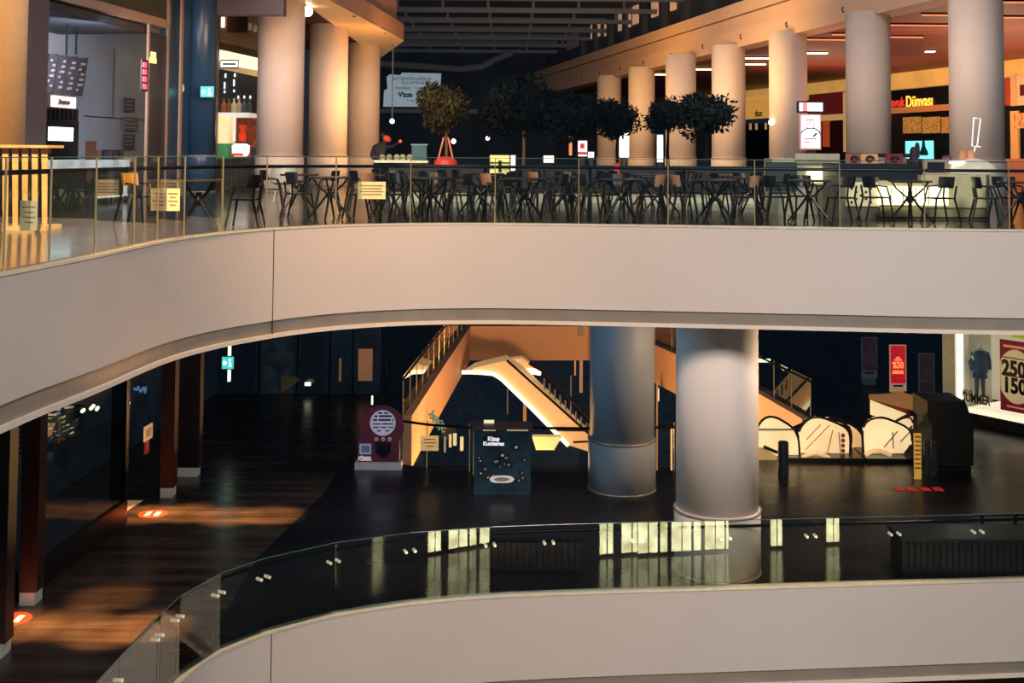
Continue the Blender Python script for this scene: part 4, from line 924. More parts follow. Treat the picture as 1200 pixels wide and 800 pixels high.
# floor stickers
for k, (x, y, r) in enumerate([(179, 602, .28), (15, 725, .28)]):
    p = atz(x, y, .006)
    t = thing('floor_sticker', ['round red and white floor sticker near the middle pilaster', 'round red and white floor sticker at the lower left corner'][k], 'sticker', (p.x, p.y, 0))
    one('disc', mat('sticker_red', (200, 60, 40), .4, emit=.15), lambda bm: lathe(bm, [(r, .005), (r, .009)], seg=24), t)
    for j in (-1, 1): one('footprint', mat('sticker_white', (245, 220, 190), .4, emit=.4), lambda bm: box(bm, j*.09-.05, -.14, .009, j*.09+.05, .14, .012), t)
# ------------------------------------------------------------------ lower level centre
def stand_round():
    D = 27.5; t = thing('poster_stand', 'maroon promotional stand with a round white text disc on a low base', 'stand', (0, 0, 0))
    mm = mat('maroon_board2', (74, 30, 44), .45, emit=.35, var=.15, scale=3)
    a = atD(417, 549, D)
    base = cb('base', mat('pale_base', (190, 180, 185), .4, emit=.15), 415.5, 543, 470.5, 549, D-.05, .3, t, z0=.0)
    s = D/F
    def disc(px, py, r, dy): return [atD(px+r*math.cos(k*2*math.pi/40), py+r*math.sin(k*2*math.pi/40), D+dy) for k in range(40)]
    one('big_disc', mm, lambda bm: prism(bm, disc(447.5, 501, 26, 0), (0, .06, 0)), t)
    one('back_panel', mm, lambda bm: prism(bm, [atD(x, y, D+.01) for x, y in ((419, 541), (468, 541), (468, 505), (432, 505), (431, 513), (419, 513))], (0, .08, 0)), t)
    one('side_disc', mat('maroon_dim', (56, 22, 32), .5, emit=.25), lambda bm: prism(bm, disc(438, 492, 14, .04), (0, .04, 0)), t)
    d = one('text_disc', mat('pale_disc', (178, 172, 196), .5, emit=.4), lambda bm: prism(bm, disc(448.5, 495.5, 15, -.02), (0, .02, 0)), t)
    one('text_blocks', mat('disc_text', (34, 30, 46), .6), lambda bm: [cbox(bm, x0, y, x1, y+h, D-.03, .008) for x0, x1, y, h in ((443, 448, 483, 1.7), (450, 455, 483, 1.7), (439, 442, 486.5, 2.5), (444, 459, 486.5, 2), (437, 442, 491, 2), (443.5, 458, 491, 2), (460, 461.5, 490.5, 3), (437, 446, 496, 1.2), (448, 461, 496, 1.2), (437, 444, 500, 1.2), (446, 453, 500, 1.2), (455, 461, 500, 1.2), (442, 446, 504, 1.4), (452, 456, 504, 1.4))], d)
    for k in range(3):
        p = atD(441+k*7.8, 514.5, D-.02); r = one('badge', mat('badge_pale', (170, 165, 170), .4, emit=.3), lambda bm: tube(bm, [p, p+V((0, .02, 0))], .04, 14), t)
        one('badge_mark', M_seam, lambda bm: tube(bm, [p+V((0, -.006, 0)), p+V((0, 0, 0))], .018, 8), r)
    one('dark_shield', mat('shield_dark', (30, 18, 34), .5), lambda bm: prism(bm, [atD(x, y, D-.01) for x, y in ((440, 518), (458, 518), (458, 530), (449, 537), (440, 530))], (0, .02, 0)), t)
    cb('small_screen', mat('small_screen', (150, 155, 185), .4, emit=.4), 421, 520, 435, 532, D-.02, .02, t); cb('screen_inner', mat('screen_inner', (100, 105, 130), .4, emit=.3), 423.5, 522, 433, 530, D-.03, .01, t)
    textmesh('lettering', 'FİBER', 6*s, mat('stand_white', (220, 205, 200), .5, emit=.5), atD(427.5, 537.5, D-.03), (1, 0, 0), t, bold=.006)
    for k, (x, y) in enumerate(((418, 511.5), (430, 511.5))): pass
stand_round()
def bookbox():
    D = 25.55; t = thing('book_box', 'dark teal book donation box with white title and little cartoon pictures', 'box', (0, 0, 0))
    a, b = atD(555, 573, D), atD(622, 504, D); w = .55
    mt = mat('teal_box', (20, 42, 52), .45, emit=.15, var=.6, scale=2.2)
    one('body', mt, lambda bm: box(bm, a.x, D, .0, b.x, D+w, b.z), t)
    one('lid', mat('lid_brown', (62, 44, 44), .5, emit=.1), lambda bm: box(bm, a.x-.04, D-.02, b.z, b.x+.03, D+w+.03, b.z+.06), t)
    one('left_side', mat('side_cream', (190, 160, 120), .5), lambda bm: box(bm, a.x-.02, D+.01, .4, a.x-.001, D+w, b.z-.02), t)
    one('front_rim', mat('rim_cream', (220, 195, 150), .4, emit=.3), lambda bm: [cbox(bm, 566, 503.5, 581, 504.8, D-.03, .01), cbox(bm, 594, 503.5, 619, 504.8, D-.03, .01)], t)
    one('title_patch', mat('patch_black', (10, 18, 26), .5), lambda bm: prism(bm, [atD(578+13.5*math.cos(k*math.pi/12), 517+9*math.sin(k*math.pi/12), D-.01) for k in range(24)], (0, .008, 0)), t)
    mw = mat('title_white', (235, 235, 235), .5, emit=.7); s = D/F
    textmesh('lettering', 'Kitap', 6.5*s, mw, atD(578.5, 514.2, D-.02), (1, 0, 0), t, bold=.004)
    textmesh('lettering', 'Kumbarası', 6*s, mw, atD(578.5, 519.8, D-.02), (1, 0, 0), t, bold=.004, sx=.95)
    rnd = random.Random(4)
    for (x, y) in ((562, 536), (564, 540), (568, 549), (563, 555), (571, 560), (583, 540), (588, 534), (586, 547), (592, 543), (597, 544), (604, 524), (606, 523), (614, 538), (611, 554), (613, 561), (607, 563), (602, 562), (594, 536), (581, 541), (577, 556)):
        r = rnd.uniform(2.2, 4.6)
        p = atD(x, y, D-.006)
        g = one('picture', mat('pic_dark', (14, 20, 28), .5), lambda bm: prism(bm, [p+V((r*s*math.cos(k*.785)*(1+.3*(k % 2)), 0, r*s*math.sin(k*.785)*(1+.2*(k % 2)))) for k in range(8)], (0, .006, 0)), t)
        q = p+V((rnd.uniform(-1, 1)*s, -.008, rnd.uniform(-1, 1)*s)); rr = r*.45
        c = rnd.choice([(150, 110, 100), (190, 160, 150), (90, 120, 130)])
        one('picture_face', mat(f'pic_{c[0]}', c, .5, emit=.25), lambda bm: prism(bm, [q+V((rr*s*math.cos(k*.785), 0, rr*s*.8*math.sin(k*.785))) for k in range(8)], (0, .004, 0)), g)
    one('oval_plate', mat('oval_pale', (205, 195, 185), .4, emit=.4), lambda bm: prism(bm, [atD(588+14*math.copysign(abs(math.cos(k*math.pi/14))**.5, math.cos(k*math.pi/14)), 561.5+4.3*math.sin(k*math.pi/14), D-.02) for k in range(28)], (0, .012, 0)), t)
    one('oval_inner', mat('oval_inner', (130, 112, 108), .4, emit=.2), lambda bm: prism(bm, [atD(588+9*math.cos(k*math.pi/12), 561.5+2.3*math.sin(k*math.pi/12), D-.03) for k in range(24)], (0, .012, 0)), t)
    cb('lid_flap', mat('flap_white', (240, 225, 180), .4, emit=.8), 567, 492.5, 579, 497, D+.35, .05).name = 'leaflet'
    o = bpy.data.objects['leaflet']; tag(o, 'small bright leaflet lying on top of the book box', 'leaflet')
bookbox()
q = 27.0; t = thing('paper_notice', 'orange square notice on the glass left of the book box', 'notice', (0, 0, 0))
cb('sheet', mat('orange_paper', (236, 186, 120), .5, emit=.5), 492.5, 510.5, 514, 528, q, .01, t)
for y, a, b in ((514, 497, 510), (518, 496, 511), (522, 499, 508)): cb('printed_line', mat('orange_print', (190, 120, 60), .5, emit=.2), a, y, b, y+1.3, q-.01, .006, t)
# bits of goods in the void behind the glass
for k, (x0, y0, x1, y1, c) in enumerate([(526, 509, 529, 524, (230, 210, 160)), (531, 508, 535, 522, (240, 225, 170)), (539, 512, 543, 528, (245, 225, 165)), (520, 512, 522.5, 530, (150, 140, 110))]):
    tag(cb('upright_card', em(f'card_{k}', c, .7), x0, y0, x1, y1, 34, .05), ['cream upright strip, second of four left of the book box', 'cream upright strip, third of four left of the book box', 'bright cream strip nearest the book box', 'dim upright strip, first of four left of the book box'][k], 'strip')
def wreath(bm):
    rnd = random.Random(3)
    for k in range(60):
        tt = rnd.random(); x = 506+14*tt+rnd.uniform(-3, 3); y = 484+20*tt+rnd.uniform(-4, 4)
        p = atD(x, y, 36); a = V((rnd.uniform(-1, 1), rnd.uniform(-.3, .3), rnd.uniform(-1, 1))).normalized()*.05
        tube(bm, [p-a, p+a], .018, 4)
tag(one('tinsel_garland', mat('tinsel', (110, 150, 135), .3, .5, emit=.3), wreath), 'sparkling pale green garland right of the left escalator band', 'garland')
# escalator descending on the right limb
def esc_mid():
    D = 46; t = thing('escalator', 'cream lit escalator descending to the right behind the shaded column', 'escalator', (0, 0, 0))
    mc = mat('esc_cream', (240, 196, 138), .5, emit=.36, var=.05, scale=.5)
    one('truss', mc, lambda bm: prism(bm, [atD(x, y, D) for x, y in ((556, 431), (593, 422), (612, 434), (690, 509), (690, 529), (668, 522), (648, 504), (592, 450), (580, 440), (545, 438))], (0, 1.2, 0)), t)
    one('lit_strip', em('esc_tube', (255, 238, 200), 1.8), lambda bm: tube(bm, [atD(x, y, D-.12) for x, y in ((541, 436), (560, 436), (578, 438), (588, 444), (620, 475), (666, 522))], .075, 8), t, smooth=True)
    one('lit_strip', em('esc_tube', (255, 238, 200), 1.8), lambda bm: tube(bm, [atD(x, y, D+1.4) for x, y in ((606, 436), (620, 434), (634, 436))], .13, 8), t, smooth=True)
    one('rear_truss', mc, lambda bm: prism(bm, [atD(x, y, D+1.35) for x, y in ((595, 421), (612, 419), (632, 434), (618, 440))], (0, .5, 0)), t)
    one('step_edge', M_black, lambda bm: [tube(bm, [atD(x, y, D-.05) for x, y in ((594, 422), (690, 508))], .05, 6), tube(bm, [atD(x, y, D-.05) for x, y in ((648, 503.5), (690, 504))], .05, 6), tube(bm, [atD(x, y, D-.05) for x, y in ((672, 518), (690, 517))], .04, 6)], t)
    for k in range(9):
        x = 638+k*6.2; y = 452+k*6.5
        one('baluster', M_steel, lambda bm: tube(bm, [atD(x, y-9, D+.5), atD(x, y+9, D+.5)], .04, 6), t)
    one('handrail', M_black, lambda bm: tube(bm, [atD(x, y, D+.5) for x, y in ((620, 425), (640, 437), (700, 500))], .07, 6), t)
esc_mid()
# warm vertical strips on the void wall
for k, (x0, y0, x1, y1, c) in enumerate([(613, 470, 617, 502, (190, 120, 60)), (594, 455, 595.5, 485, (120, 90, 60)), (673, 416, 675, 440, (170, 120, 80)), (679, 416, 683, 460, (150, 110, 80)), (668, 440, 670, 480, (90, 70, 60)), (771, 455, 772.5, 470, (200, 200, 190)), (786, 500, 788, 551, (210, 170, 120)), (769, 445, 771, 551, (120, 90, 60))]):
    tag(cb('light_slit', em(f'slit_{k}', c, .8), x0, y0, x1, y1, 50.5 if k < 5 else 44, .05), ['orange vertical light slit right of the book box top', 'thin dim slit under the escalator light', 'short warm slit under the void edge', 'longer warm slit under the void edge', 'dim slit left of the shaded column', 'tiny white slit between the two columns', 'cream pole line between the two columns', 'brown pole line between the two columns'][k], 'light slit')
for k in range(5):
    tag(cb('book_rack_shelf', em('rack_cream', (225, 190, 130), .8), 624+k, 512+k*3.2, 658-k*2, 514.2+k*3.2, 35, .3), 'cream rack shelf seen through the glass right of the book box', 'shelf', 'cream shelves right of the book box')
tag(one('speaker_box', M_black, lambda bm: cbox(bm, 678, 379, 684, 394, 45, .3)), 'small dark camera housing on the orange-lit void edge', 'camera')
# ------------------------------------------------------------------ right escalators
def loop(px, D, m, mo=M_black, name='balustrade', parent=None, r=.03):
    P = [atD(x, y, D) for x, y in px]
    o = one(name, m, lambda bm: prism(bm, P, (0, .03, 0)), parent)
    one('handrail', mo, lambda bm: tube(bm, resample([p+V((0, .015, 0)) for p in P], .1, 2), r, 6), o)
    return o
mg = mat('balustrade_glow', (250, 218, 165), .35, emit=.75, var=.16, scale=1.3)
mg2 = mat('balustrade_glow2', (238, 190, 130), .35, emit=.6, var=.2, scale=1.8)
t = thing('escalator', 'left of the two cream lit escalators beside the nearer lower column', 'escalator', (0, 0, 0))
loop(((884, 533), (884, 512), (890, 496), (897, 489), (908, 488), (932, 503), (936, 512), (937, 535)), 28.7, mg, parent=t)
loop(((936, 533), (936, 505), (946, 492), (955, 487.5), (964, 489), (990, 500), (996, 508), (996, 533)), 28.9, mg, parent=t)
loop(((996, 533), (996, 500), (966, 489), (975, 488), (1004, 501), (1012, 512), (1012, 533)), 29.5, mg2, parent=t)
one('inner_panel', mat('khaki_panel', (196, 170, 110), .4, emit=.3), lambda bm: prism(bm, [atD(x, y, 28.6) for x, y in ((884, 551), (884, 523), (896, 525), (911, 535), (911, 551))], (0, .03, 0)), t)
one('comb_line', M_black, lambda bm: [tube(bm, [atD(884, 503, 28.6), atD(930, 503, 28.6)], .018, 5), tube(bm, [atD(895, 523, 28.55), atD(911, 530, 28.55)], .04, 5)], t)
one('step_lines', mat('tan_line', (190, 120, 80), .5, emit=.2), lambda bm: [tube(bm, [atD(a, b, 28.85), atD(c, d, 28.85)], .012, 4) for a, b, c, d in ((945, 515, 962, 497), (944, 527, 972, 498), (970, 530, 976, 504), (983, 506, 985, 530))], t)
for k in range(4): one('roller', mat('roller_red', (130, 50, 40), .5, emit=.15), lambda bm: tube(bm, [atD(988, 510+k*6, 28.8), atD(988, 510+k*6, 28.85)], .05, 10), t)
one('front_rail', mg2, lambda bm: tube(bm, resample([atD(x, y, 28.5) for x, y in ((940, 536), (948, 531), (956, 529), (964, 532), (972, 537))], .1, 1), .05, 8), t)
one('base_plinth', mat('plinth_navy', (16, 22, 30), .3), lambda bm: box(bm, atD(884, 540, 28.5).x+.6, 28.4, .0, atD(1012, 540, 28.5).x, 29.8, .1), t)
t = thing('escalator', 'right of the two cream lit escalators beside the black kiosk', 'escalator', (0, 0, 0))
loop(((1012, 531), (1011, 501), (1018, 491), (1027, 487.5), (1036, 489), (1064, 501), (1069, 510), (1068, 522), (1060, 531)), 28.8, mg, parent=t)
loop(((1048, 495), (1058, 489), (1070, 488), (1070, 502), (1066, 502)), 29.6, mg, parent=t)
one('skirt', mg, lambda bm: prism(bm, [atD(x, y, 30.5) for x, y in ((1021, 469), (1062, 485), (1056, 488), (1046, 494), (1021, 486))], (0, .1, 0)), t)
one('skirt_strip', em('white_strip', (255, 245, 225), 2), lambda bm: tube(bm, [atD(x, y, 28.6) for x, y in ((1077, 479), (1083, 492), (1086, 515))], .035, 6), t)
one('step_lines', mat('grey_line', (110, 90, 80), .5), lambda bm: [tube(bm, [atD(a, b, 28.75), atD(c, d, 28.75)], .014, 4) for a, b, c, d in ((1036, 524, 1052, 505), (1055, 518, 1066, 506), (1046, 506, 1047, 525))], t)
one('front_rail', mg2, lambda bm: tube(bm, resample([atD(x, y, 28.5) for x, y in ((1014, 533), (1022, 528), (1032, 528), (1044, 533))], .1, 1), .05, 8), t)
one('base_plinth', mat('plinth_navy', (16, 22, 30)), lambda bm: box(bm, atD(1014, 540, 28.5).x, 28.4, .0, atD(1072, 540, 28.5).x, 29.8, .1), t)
t = thing('safety_post', 'yellow and black striped post at the end of the right escalator', 'post', (0, 0, 0))
cb('post', mat('post_yellow', (205, 160, 70), .4, emit=.4), 1072, 508, 1079.5, 555, 27.0, .06, t, z0=0)
for k in range(8): cb('stripe', mat('stripe_brown', (140, 95, 40), .5), 1072.5, 511+k*5.2, 1079, 512.5+k*5.2, 26.98, .02, t)
for k, (x, yt, yb, r, D) in enumerate([(918, 517, 557, .12, 0), (1087, 517, 556, .07, 0), (1095, 516, 556, .07, 0)]):
    p = atz(x, yb, 0); top = atD(x, yt, p.y)
    tag(one('bollard', mat('bollard_steel', (70, 76, 80), .2, .9, emit=.05), lambda bm: lathe(bm, [(r, 0), (r, top.z-.03), (r*.8, top.z)], p.x, p.y, 20), smooth=False), ['thick dark steel bollard beside the nearer lower column', 'slim steel bollard, left of the pair by the black kiosk', 'slim steel bollard, right of the pair by the black kiosk'][k], 'bollard')
# sale stands
def sale(label, x0, y0, x1, y1, D, m, bright):
    t = thing('poster_stand', label, 'poster', (0, 0, 0)); s = D/F
    cb('frame', mat('stand_cream' if bright else 'stand_grey', (220, 180, 150) if bright else (60, 70, 78), .4, emit=.3), x0-1, y0-1, x1+1, y1+9, D, .05, t)
    cb('poster', m, x0, y0, x1, y1, D-.015, .02, t)
    mt_ = mat('sale_text' if bright else 'sale_text_dim', (255, 150, 90) if bright else (52, 40, 50), .5, emit=1.0 if bright else .4)
    textmesh('lettering', '%50', (y1-y0)*.24*s, mt_, atD((x0+x1)/2, (y0*.5+y1*.5)+1, D-.03), (1, 0, 0), t, bold=.006, sx=.75)
    w = x1-x0
    for y, f in ((.30, .25), (.36, .5), (.66, .7), (.71, .8)): cb('text_bar', mt_, x0+w*(.5-f/2), y0+(y1-y0)*y, x0+w*(.5+f/2), y0+(y1-y0)*(y+.035), D-.03, .01, t)
    cb('footer_text', M_seam, x0+3, y1+2, x1-3, y1+4, D-.02, .01, t)
    cb('foot', mat('foot_cream' if bright else 'foot_grey', (200, 160, 100) if bright else (44, 60, 64), .4, emit=.3), x0+1, y1+9, x1-1, y1+22, D, .25, t, z0=0)
sale('bright red sale stand reading %50, middle of the three', 1044, 405, 1061, 449, 36.8, mat('sale_red', (196, 26, 44), .4, emit=.65), True)
sale('dim sale stand left of the bright red one', 1011, 396, 1027, 434, 38, mat('sale_dim', (40, 28, 42), .4, emit=.35), False)
sale('dim sale stand right of the bright red one', 1078, 415, 1094, 459, 35, mat('sale_dim', (40, 28, 42)), False)
tag(one('wooden_ledge', mat('ledge_orange', (200, 140, 80), .5, emit=.3), lambda bm: prism(bm, [atz(x, y, .5) for x, y in ((1018, 462), (1030, 466), (1076, 477), (1079, 468), (1073, 463), (1058, 460))], (0, 0, -.12))), 'orange lit ledge behind the right escalator', 'ledge')
tag(cb('small_light', em('tube_cream', (235, 235, 200), 1.8), 884, 420.5, 903, 424.5, 38, .05), 'short white light bar right of the nearer lower column', 'light')
# black kiosk
D = 27.6
t = thing('kiosk', 'black boxy kiosk with chamfered corner in front of the mannequin window', 'kiosk', (0, 0, 0))
one('body', mat('kiosk_black', (8, 11, 15), .7, var=.1), lambda bm: prism(bm, [atD(x, y, D) for x, y in ((1087, 470), (1131, 470), (1141, 497), (1141, 546), (1092, 546), (1092, 497), (1087, 492))], (0, 1.0, 0)), t)
one('foot', M_black, lambda bm: box(bm, atD(1094, 546, D).x, D+.05, 0, atD(1139, 546, D).x, D+.9, .12), t)
# red floor decal
p = atz(1078, 573, 0); tag(one('floor_decal', mat('decal_red', (150, 30, 34), .5, emit=.5, var=.5, scale=4), lambda bm: [box(bm, p.x-.55+k*.28, p.y-.14, .004, p.x-.35+k*.28, p.y+.14, .008) for k in range(4)]), 'red lettered decal on the dark floor before the kiosk', 'decal')
# shop window with the mannequin
PW = Plane((12.5, 32.6), (.57, -.8216)); PW.n = V((-.8216, -.57, 0))
w0 = PW.uz(1106, 440)[0]; w1 = w0+7
sw = struct('window_1', mat('cream_pillar', (190, 178, 140), .5, emit=.2), lambda bm: PW.bx(bm, w0, 0, PW.uz(1120.5, 440)[0], 4.6, .05, .4))
one('lit_edge', em('edge_glow', (235, 245, 230), 2.6), lambda bm: [PW.pbx(bm, 1121, 300, 1123.5, 484, 0, .03, z0=.42, z1=4.6), PW.pbx(bm, 1125, 300, 1127.5, 484, 0, .03, z0=.42, z1=4.6)], sw)
one('display_back', mat('display_back', (216, 200, 172), .5, emit=.5, var=.12, scale=.4), lambda bm: PW.bx(bm, w0, .4, w1, 4.6, -1.6, .1), sw)
one('display_floor', em('display_floor', (255, 236, 205), 1.1), lambda bm: PW.bx(bm, w0+.75, .28, w1, .42, 0, 1.6), sw)
one('window_plinth', mat('plinth_dk', (54, 44, 40), .4), lambda bm: PW.bx(bm, w0+.75, 0, w1, .28, .03, 1.6), sw)
one('side_wall', mat('display_side', (170, 162, 140), .5, emit=.3), lambda bm: PW.bx(bm, PW.uz(1120.5, 440)[0]-.02, 0, PW.uz(1120.5, 440)[0]+.02, 4.6, -.36, 1.3), sw)
one('glass', M_shopglass, lambda bm: quad(bm, PW.at(w0+.8, .42), PW.at(w1, .42), PW.at(w1, 4.6), PW.at(w0+.8, 4.6)), sw)
one('top_shadow', mat('window_grey', (130, 132, 128), .5, emit=.3), lambda bm: PW.bx(bm, w0+.75, 3.0, w1, 4.6, -1.45, .1), sw)
for txt, y, a, b, sz, col in (('HELLO', 460, 1128, 1139, .2, (170, 150, 110)), ('SUMMER', 467.5, 1128, 1160, .36, (110, 94, 54))):
    m_ = mat('lettering_'+txt.lower(), col, .5)
    o = textmesh('window_lettering', txt, sz, m_, (0, 0, 0), (1, 0, 0), None); xs = [v.co.x for v in o.data.vertices]; nat = max(xs)-min(xs); bpy.data.objects.remove(o)
    ua_, ub_ = PW.uz(a, y, .02)[0], PW.uz(b, y, .02)[0]
    textmesh('window_lettering', txt, sz, m_, PW.at((ua_+ub_)/2, PW.uz((a+b)/2, y, .02)[1], .02), PW.d, sw, bold=.004, sx=(ub_-ua_)/nat)
def mannequin():
    p = PW.hit(1149, 487, -.7); p = V((p.x, p.y, .42))
    t = thing('mannequin', 'white mannequin in a blue denim jacket and short skirt in the lit window', 'mannequin', p, .1)
    me = bpy.data.meshes.new('body'); H = 1.0
    J = [(0, 0, .9), (0, 0, 1.15), (0, 0, 1.36), (0, 0, 1.5), (0, 0, 1.62), (-.08, 0, .85), (-.085, 0, .48), (-.09, 0, .08), (-.09, -.1, .04), (.09, 0, .85), (.1, 0, .48), (.11, 0, .08), (.11, -.1, .04), (-.17, 0, 1.38), (-.22, .0, 1.12), (-.2, -.06, .88), (.17, 0, 1.38), (.23, 0, 1.12), (.22, -.05, .88)]
    E = [(0, 1), (1, 2), (2, 3), (3, 4), (0, 5), (5, 6), (6, 7), (7, 8), (0, 9), (9, 10), (10, 11), (11, 12), (2, 13), (13, 14), (14, 15), (2, 16), (16, 17), (17, 18)]
    me.from_pydata(J, E, []); o = obj('body', me, mat('mannequin_white', (225, 212, 190), .4), t)
    o.modifiers.new('skin', 'SKIN'); rad = [.12, .11, .13, .045, .085, .085, .055, .035, .03, .085, .055, .035, .03, .06, .045, .03, .06, .045, .03]
    for i, v in enumerate(me.skin_vertices[0].data): v.radius = (rad[i], rad[i]); v.use_root = (i == 0)
    s = o.modifiers.new('sub', 'SUBSURF'); s.levels = 2; s.render_levels = 2
    md = mat('denim', (44, 62, 86), .8, var=.3, scale=12)
    def jk(bm):
        for x, w in ((0, 1),):
            rings = []
            for r, ry, z in ((.24, .15, .86), (.24, .16, 1.0), (.2, .14, 1.2), (.23, .14, 1.36), (.13, .1, 1.45)):
                rings.append([bm.verts.new((r*math.cos(a), ry*math.sin(a), z)) for a in [2*math.pi*k/20 for k in range(20)]])
            for i in range(4):
                for k in range(20):
                    bm.faces.new((rings[i][k], rings[i][(k+1) % 20], rings[i+1][(k+1) % 20], rings[i+1][k]))
        for sx in (-1, 1): tube(bm, [(sx*.18, 0, 1.38), (sx*.26, 0, 1.15), (sx*.25, -.05, .92)], .075, 10, .06)
    one('jacket', md, jk, t, smooth=True)
    one('skirt', mat('dark_skirt', (20, 24, 34), .7), lambda bm: [lathe(bm, [(.2, .7), (.16, .96)], seg=18)], t)
    one('tights', mat('dark_tights', (56, 42, 40), .6), lambda bm: [tube(bm, [(sx*.085, 0, .75), (sx*.09, 0, .48), (sx*.1, 0, .16)], .075, 10, .045) for sx in (-1, 1)], t)
    one('base_plate', M_steel, lambda bm: lathe(bm, [(.18, 0), (.18, .015)], seg=20), t)
mannequin()
def poster250():
    t = thing('window_poster', 'maroon and cream price poster reading 250 and 150 in the lit window', 'poster', (0, 0, 0))
    U = lambda px: PW.uz(px, 440, .06)[0]
    z1 = PW.uz(1185, 399, .06)[1]; z0 = PW.uz(1185, 482, .06)[1]; u0 = U(1172); W = U(1214)-u0
    one('board', mat('poster_maroon2', (120, 30, 40), .5, emit=.4), lambda bm: PW.bx(bm, u0, z0, u0+W, z1, .06, .04), t)
    uc = U(1191)
    one('cream_oval', mat('poster_cream2', (222, 196, 140), .5, emit=.45), lambda bm: prism(bm, [PW.at(min(u0+W, max(u0+.02, uc+(uc-u0)*1.12*math.cos(k*math.pi/20))), (z0+z1)/2+(z1-z0)*.38*math.sin(k*math.pi/20), .075) for k in range(40)], -PW.n*.01), t)
    s = (z1-z0)
    for txt, fz, a, b in (('250', .60, 1174.5, 1203), ('150', .36, 1177, 1202)):
        sz = s*.30
        o = textmesh('lettering', txt, sz, M_black, (0, 0, 0), (1, 0, 0), None, bold=.02)
        xs = [v.co.x for v in o.data.vertices]; nat = max(xs)-min(xs); bpy.data.objects.remove(o)
        textmesh('lettering', txt, sz, M_black, PW.at((U(a)+U(b))/2, z0+s*fz, .085), PW.d, t, bold=.02, sx=(U(b)-U(a))/nat)
    for fz in (.755, .50): one('rule', M_black, lambda bm: PW.bx(bm, U(1176), z0+s*fz-.01, U(1204), z0+s*fz+.015, .085, .01), t)
    one('top_plate', mat('poster_pink', (230, 140, 110), .5, emit=.5), lambda bm: PW.bx(bm, U(1177), z0+s*.90, U(1204), z0+s*.935, .085, .01), t)
    one('bottom_plate', mat('poster_pink', (230, 140, 110)), lambda bm: PW.bx(bm, U(1180), z0+s*.06, U(1204), z0+s*.08, .085, .01), t)
poster250()
tag(one('yellow_poster', mat('yellow_poster', (205, 200, 60), .5, emit=.6), lambda bm: PW.pbx(bm, 1186, 372, 1215, 397, -.2, .03)), 'yellow poster corner at the top right of the lit window', 'poster')
tag(one('shoe_pair', mat('shoe_cream', (240, 225, 200), .5), lambda bm: [lathe(bm, [(.1, .43), (.12, .52), (.06, .6)], *(PW.hit(1189, 490, -.7).xy), 12)]), 'small cream bag on the window ledge under the poster', 'bag')
# bench solids added for dark slatted reflections in the lower railing glass
def bench(label, x0, x1, ytop, D, h, dark=False):
    a = atD(x0, ytop, D).x; b = atD(x1, ytop, D).x
    t = thing('reflected_bench', label, 'bench', ((a+b)/2, D, 0)); w = (b-a)/2
    one('core', M_seam, lambda bm: box(bm, -w+.02, .05, 0, w-.02, .75, h-.06), t)
    ms = mat('bench_slat', (44, 36, 34), .5, var=.3, scale=4)
    one('slat_cladding', ms, lambda bm: [box(bm, -w+k*.11, .02, .05, -w+k*.11+.085, .06, h-.06) for k in range(int(2*w/.11))], t)
    one('seat_board', mat('seat_dark', (20, 22, 26), .3), lambda bm: box(bm, -w-.03, -.03, h-.06, w+.03, .8, h), t)
bench('dark bench shape standing in for a reflection in the lower right glass', 1058, 1290, 634, 20.9, .62)
bench('dark bench shape standing in for a reflection in the glass left of the column', 532, 683, 630, 20.9, .6)
def tuberail():
    t = thing('tube_barrier', 'dark double tube barrier behind the right bench', 'barrier', (0, 0, 0))
    for y in (602.5, 615): one('rail', M_blackm, lambda bm: tube(bm, [atD(1100 if y > 610 else 1138, y+.5, 22.2), atD(1290, y, 22.2)], .025, 6), t)
    for x in (1151, 1190, 1240): p = atD(x, 602, 22.2); one('post', M_blackm, lambda bm: tube(bm, [(p.x, 22.2, 0), (p.x, 22.2, p.z)], .03, 6), t)
tuberail()
# ------------------------------------------------------------------ the camera's side of the atrium
struct('floor_near', M_ufloor, lambda bm: box(bm, -22, -14, 5.9, 24, .3, 6))
struct('wall_near', M_fascia, lambda bm: [box(bm, -5, .3, 4.4, 24, .45, 6), box(bm, -5, .3, -1.6, 24, .45, 0)])
struct('floor_near_lower', M_dfloor, lambda bm: box(bm, -22, -14, -.1, 24, .3, 0))
struct('wall_right_atrium', M_fascia, lambda bm: [box(bm, 21.5, .3, 4.4, 21.7, 22, 6), box(bm, 21.5, .3, -1.6, 21.7, 22, 0)])
M_lit = mat('lit_shop_window', (250, 235, 170), .4, emit=14, var=.5, scale=2.2)
for k, (x0, x1, z0, z1, lab) in enumerate([(8.0, 11.1, -5.9, -4.2, 'wide brightly lit ground floor shop window below the viewer'), (12.5, 13.0, -5.9, -4.2, 'narrow lit ground floor window right of the wide one'), (14.7, 15.25, -5.9, -3.5, 'narrow lit ground floor window farthest right'), (7.25, 7.8, -5.9, -3.5, 'narrow lit ground floor window left of the wide one')]):
    t = thing('shop_window', lab, 'shop window', (0, 0, 0))
    n = max(2, int((x1-x0)/.38)); w = (x1-x0)/n
    for j in range(n): one('pane', M_lit, lambda bm: box(bm, x0+j*w+.03, .95, z0, x0+(j+1)*w-.03-(j % 3)*.05, 1.0, z1-(j % 2)*.12), t)
    one('frame', M_black, lambda bm: box(bm, x0-.05, .8, -6, x1+.05, .94, z1+.1), t)
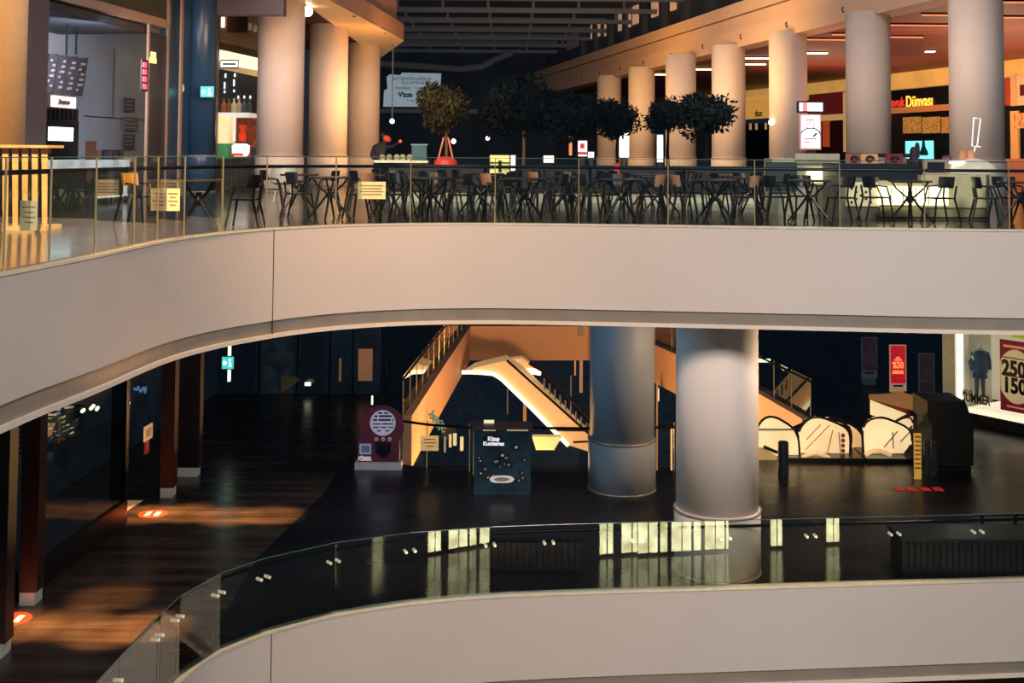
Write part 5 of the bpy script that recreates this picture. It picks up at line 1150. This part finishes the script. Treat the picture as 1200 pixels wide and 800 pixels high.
# ------------------------------------------------------------------ lights
def area(name, loc, target, size, power, col, sy=None, spread=None):
    l = bpy.data.lights.new(name, 'AREA'); l.energy = power; l.color = [lin(c) for c in col]; l.size = size
    if sy: l.shape = 'RECTANGLE'; l.size_y = sy
    if spread: l.spread = spread
    o = bpy.data.objects.new(name, l); C.objects.link(o); o.location = loc
    o.rotation_euler = (V(target)-V(loc)).to_track_quat('-Z', 'Y').to_euler(); return o
def point(name, loc, power, col, r=.1):
    l = bpy.data.lights.new(name, 'POINT'); l.energy = power; l.color = [lin(c) for c in col]; l.shadow_soft_size = r
    o = bpy.data.objects.new(name, l); C.objects.link(o); o.location = loc; return o
def spot(name, loc, target, power, col, ang, blend=.6, r=.1):
    l = bpy.data.lights.new(name, 'SPOT'); l.energy = power; l.color = [lin(c) for c in col]; l.spot_size = math.radians(ang); l.spot_blend = blend; l.shadow_soft_size = r
    o = bpy.data.objects.new(name, l); C.objects.link(o); o.location = loc
    o.rotation_euler = (V(target)-V(loc)).to_track_quat('-Z', 'Y').to_euler(); return o
area('skylight', (6, -2, 19), (5, 20, -1), 5, 1680, (255, 248, 246), spread=math.radians(96))
area('court_light_right', (5.5, 27, 10.8), (13, 38, 9), 3, 430, (255, 226, 208))
area('court_ceiling_fill', (16, 42, 7.8), (16, 42.2, 12), 4, 380, (255, 190, 150))  # unseen fill added to brighten the brown ceiling
area('court_light_mid', (5.0, 42, 10.8), (9.5, 50, 9), 2.5, 460, (255, 200, 118))
area('court_light_far', (2.0, 54, 10.8), (6.5, 63, 9), 2.5, 460, (255, 190, 95))
area('bulkhead_fill', (-1, 44, 10), (8, 50, 12.6), 3, 620, (255, 214, 184))  # fill added to brighten the bulkhead, no fixture there
area('terrace_light', (-3.2, 29, 9.5), (-7, 42, 9), 2.5, 400, (255, 200, 145))
area('terrace_light_left', (-9.6, 29.5, 9.5), (-6.9, 36, 8.5), 1.5, 45, (255, 200, 150))
area('third_column_fill', (-3.0, 42, 9.0), (-6.2, 50, 8.8), 1.5, 300, (255, 190, 120))  # fill added because the farthest left column was too dark
area('soffit_light', (-3, 40, 7.8), (-5.5, 46, 11.7), 1.5, 160, (255, 190, 120))
area('booth_fill', (-9.9, 28.3, 9.6), (-12.6, 30.2, 7.8), 1.2, 330, (200, 222, 255))  # fill added to brighten the grey booth wall
area('slate_fill', (-5.5, 24, 12), (-9.3, 34, 8.5), 2, 420, (190, 215, 255))  # fill added to brighten the slate blue column
area('orange_column_fill', (-4.5, 13, 10.5), (-10.3, 24, 8.5), 1.5, 900, (255, 195, 125))  # fill added to brighten the column at the left edge
area('rack_light', (-4.4, 14.5, 9.8), (-7, 17.6, 6.5), 1.2, 90, (255, 210, 150))
point('food_court_light', (20.5, 53, 9.3), 260, (255, 180, 120), .2)
area('court_ceiling_fill_far', (15, 58, 7.8), (15, 58.2, 12), 4, 420, (255, 180, 140))  # second unseen ceiling fill, added further back
area('court_ceiling_fill_near', (21, 47, 7.8), (21, 47.2, 12), 4, 420, (255, 180, 140))  # third unseen ceiling fill, added at the right
for X, Y in ((-7.2, 24), (-6.4, 24.1), (-5.5, 23.9), (-4.7, 24), (-7.4, 18.4), (-6.7, 18.5), (-6.0, 18.2), (-5.4, 18.4), (-6.4, 19.6)):
    spot('walkway_streak_spot', (X, Y, 4.5), (X, Y, 0), 5200 if Y != 19.6 else 2000, (255, 186, 112), 20, 1.0, .05)  # added spots standing in for streaks of doorway light on the floor
point('void_fill', (3.4, 38, -1.6), 1500, (255, 190, 120), .3)  # added lamp hidden behind the further column, warms the void fascia
point('void_fill_left', (-.3, 34, -2.0), 600, (255, 185, 115), .3)  # added lamp hidden behind the book box, warms the left fascia
area('column_fill_cool', (-3, 21.5, 4.2), (3, 25, 2.2), 1, 150, (150, 200, 235))  # cool fill added for the further lower column
area('column_fill_warm', (8, 22.5, 4.2), (3.3, 25, 2.0), 1, 380, (255, 220, 180))  # warm fill added for the right side of the same column
w = bpy.data.worlds.new('world'); SC.world = w; w.use_nodes = True
w.node_tree.nodes['Background'].inputs[0].default_value = (.05, .09, .14, 1); w.node_tree.nodes['Background'].inputs[1].default_value = 1.3
SC.view_settings.view_transform = 'Standard'; SC.view_settings.look = 'None'
SC.cycles.use_denoising = True
SC.cycles.max_bounces = 6; SC.cycles.transparent_max_bounces = 16; SC.cycles.sample_clamp_indirect = 3
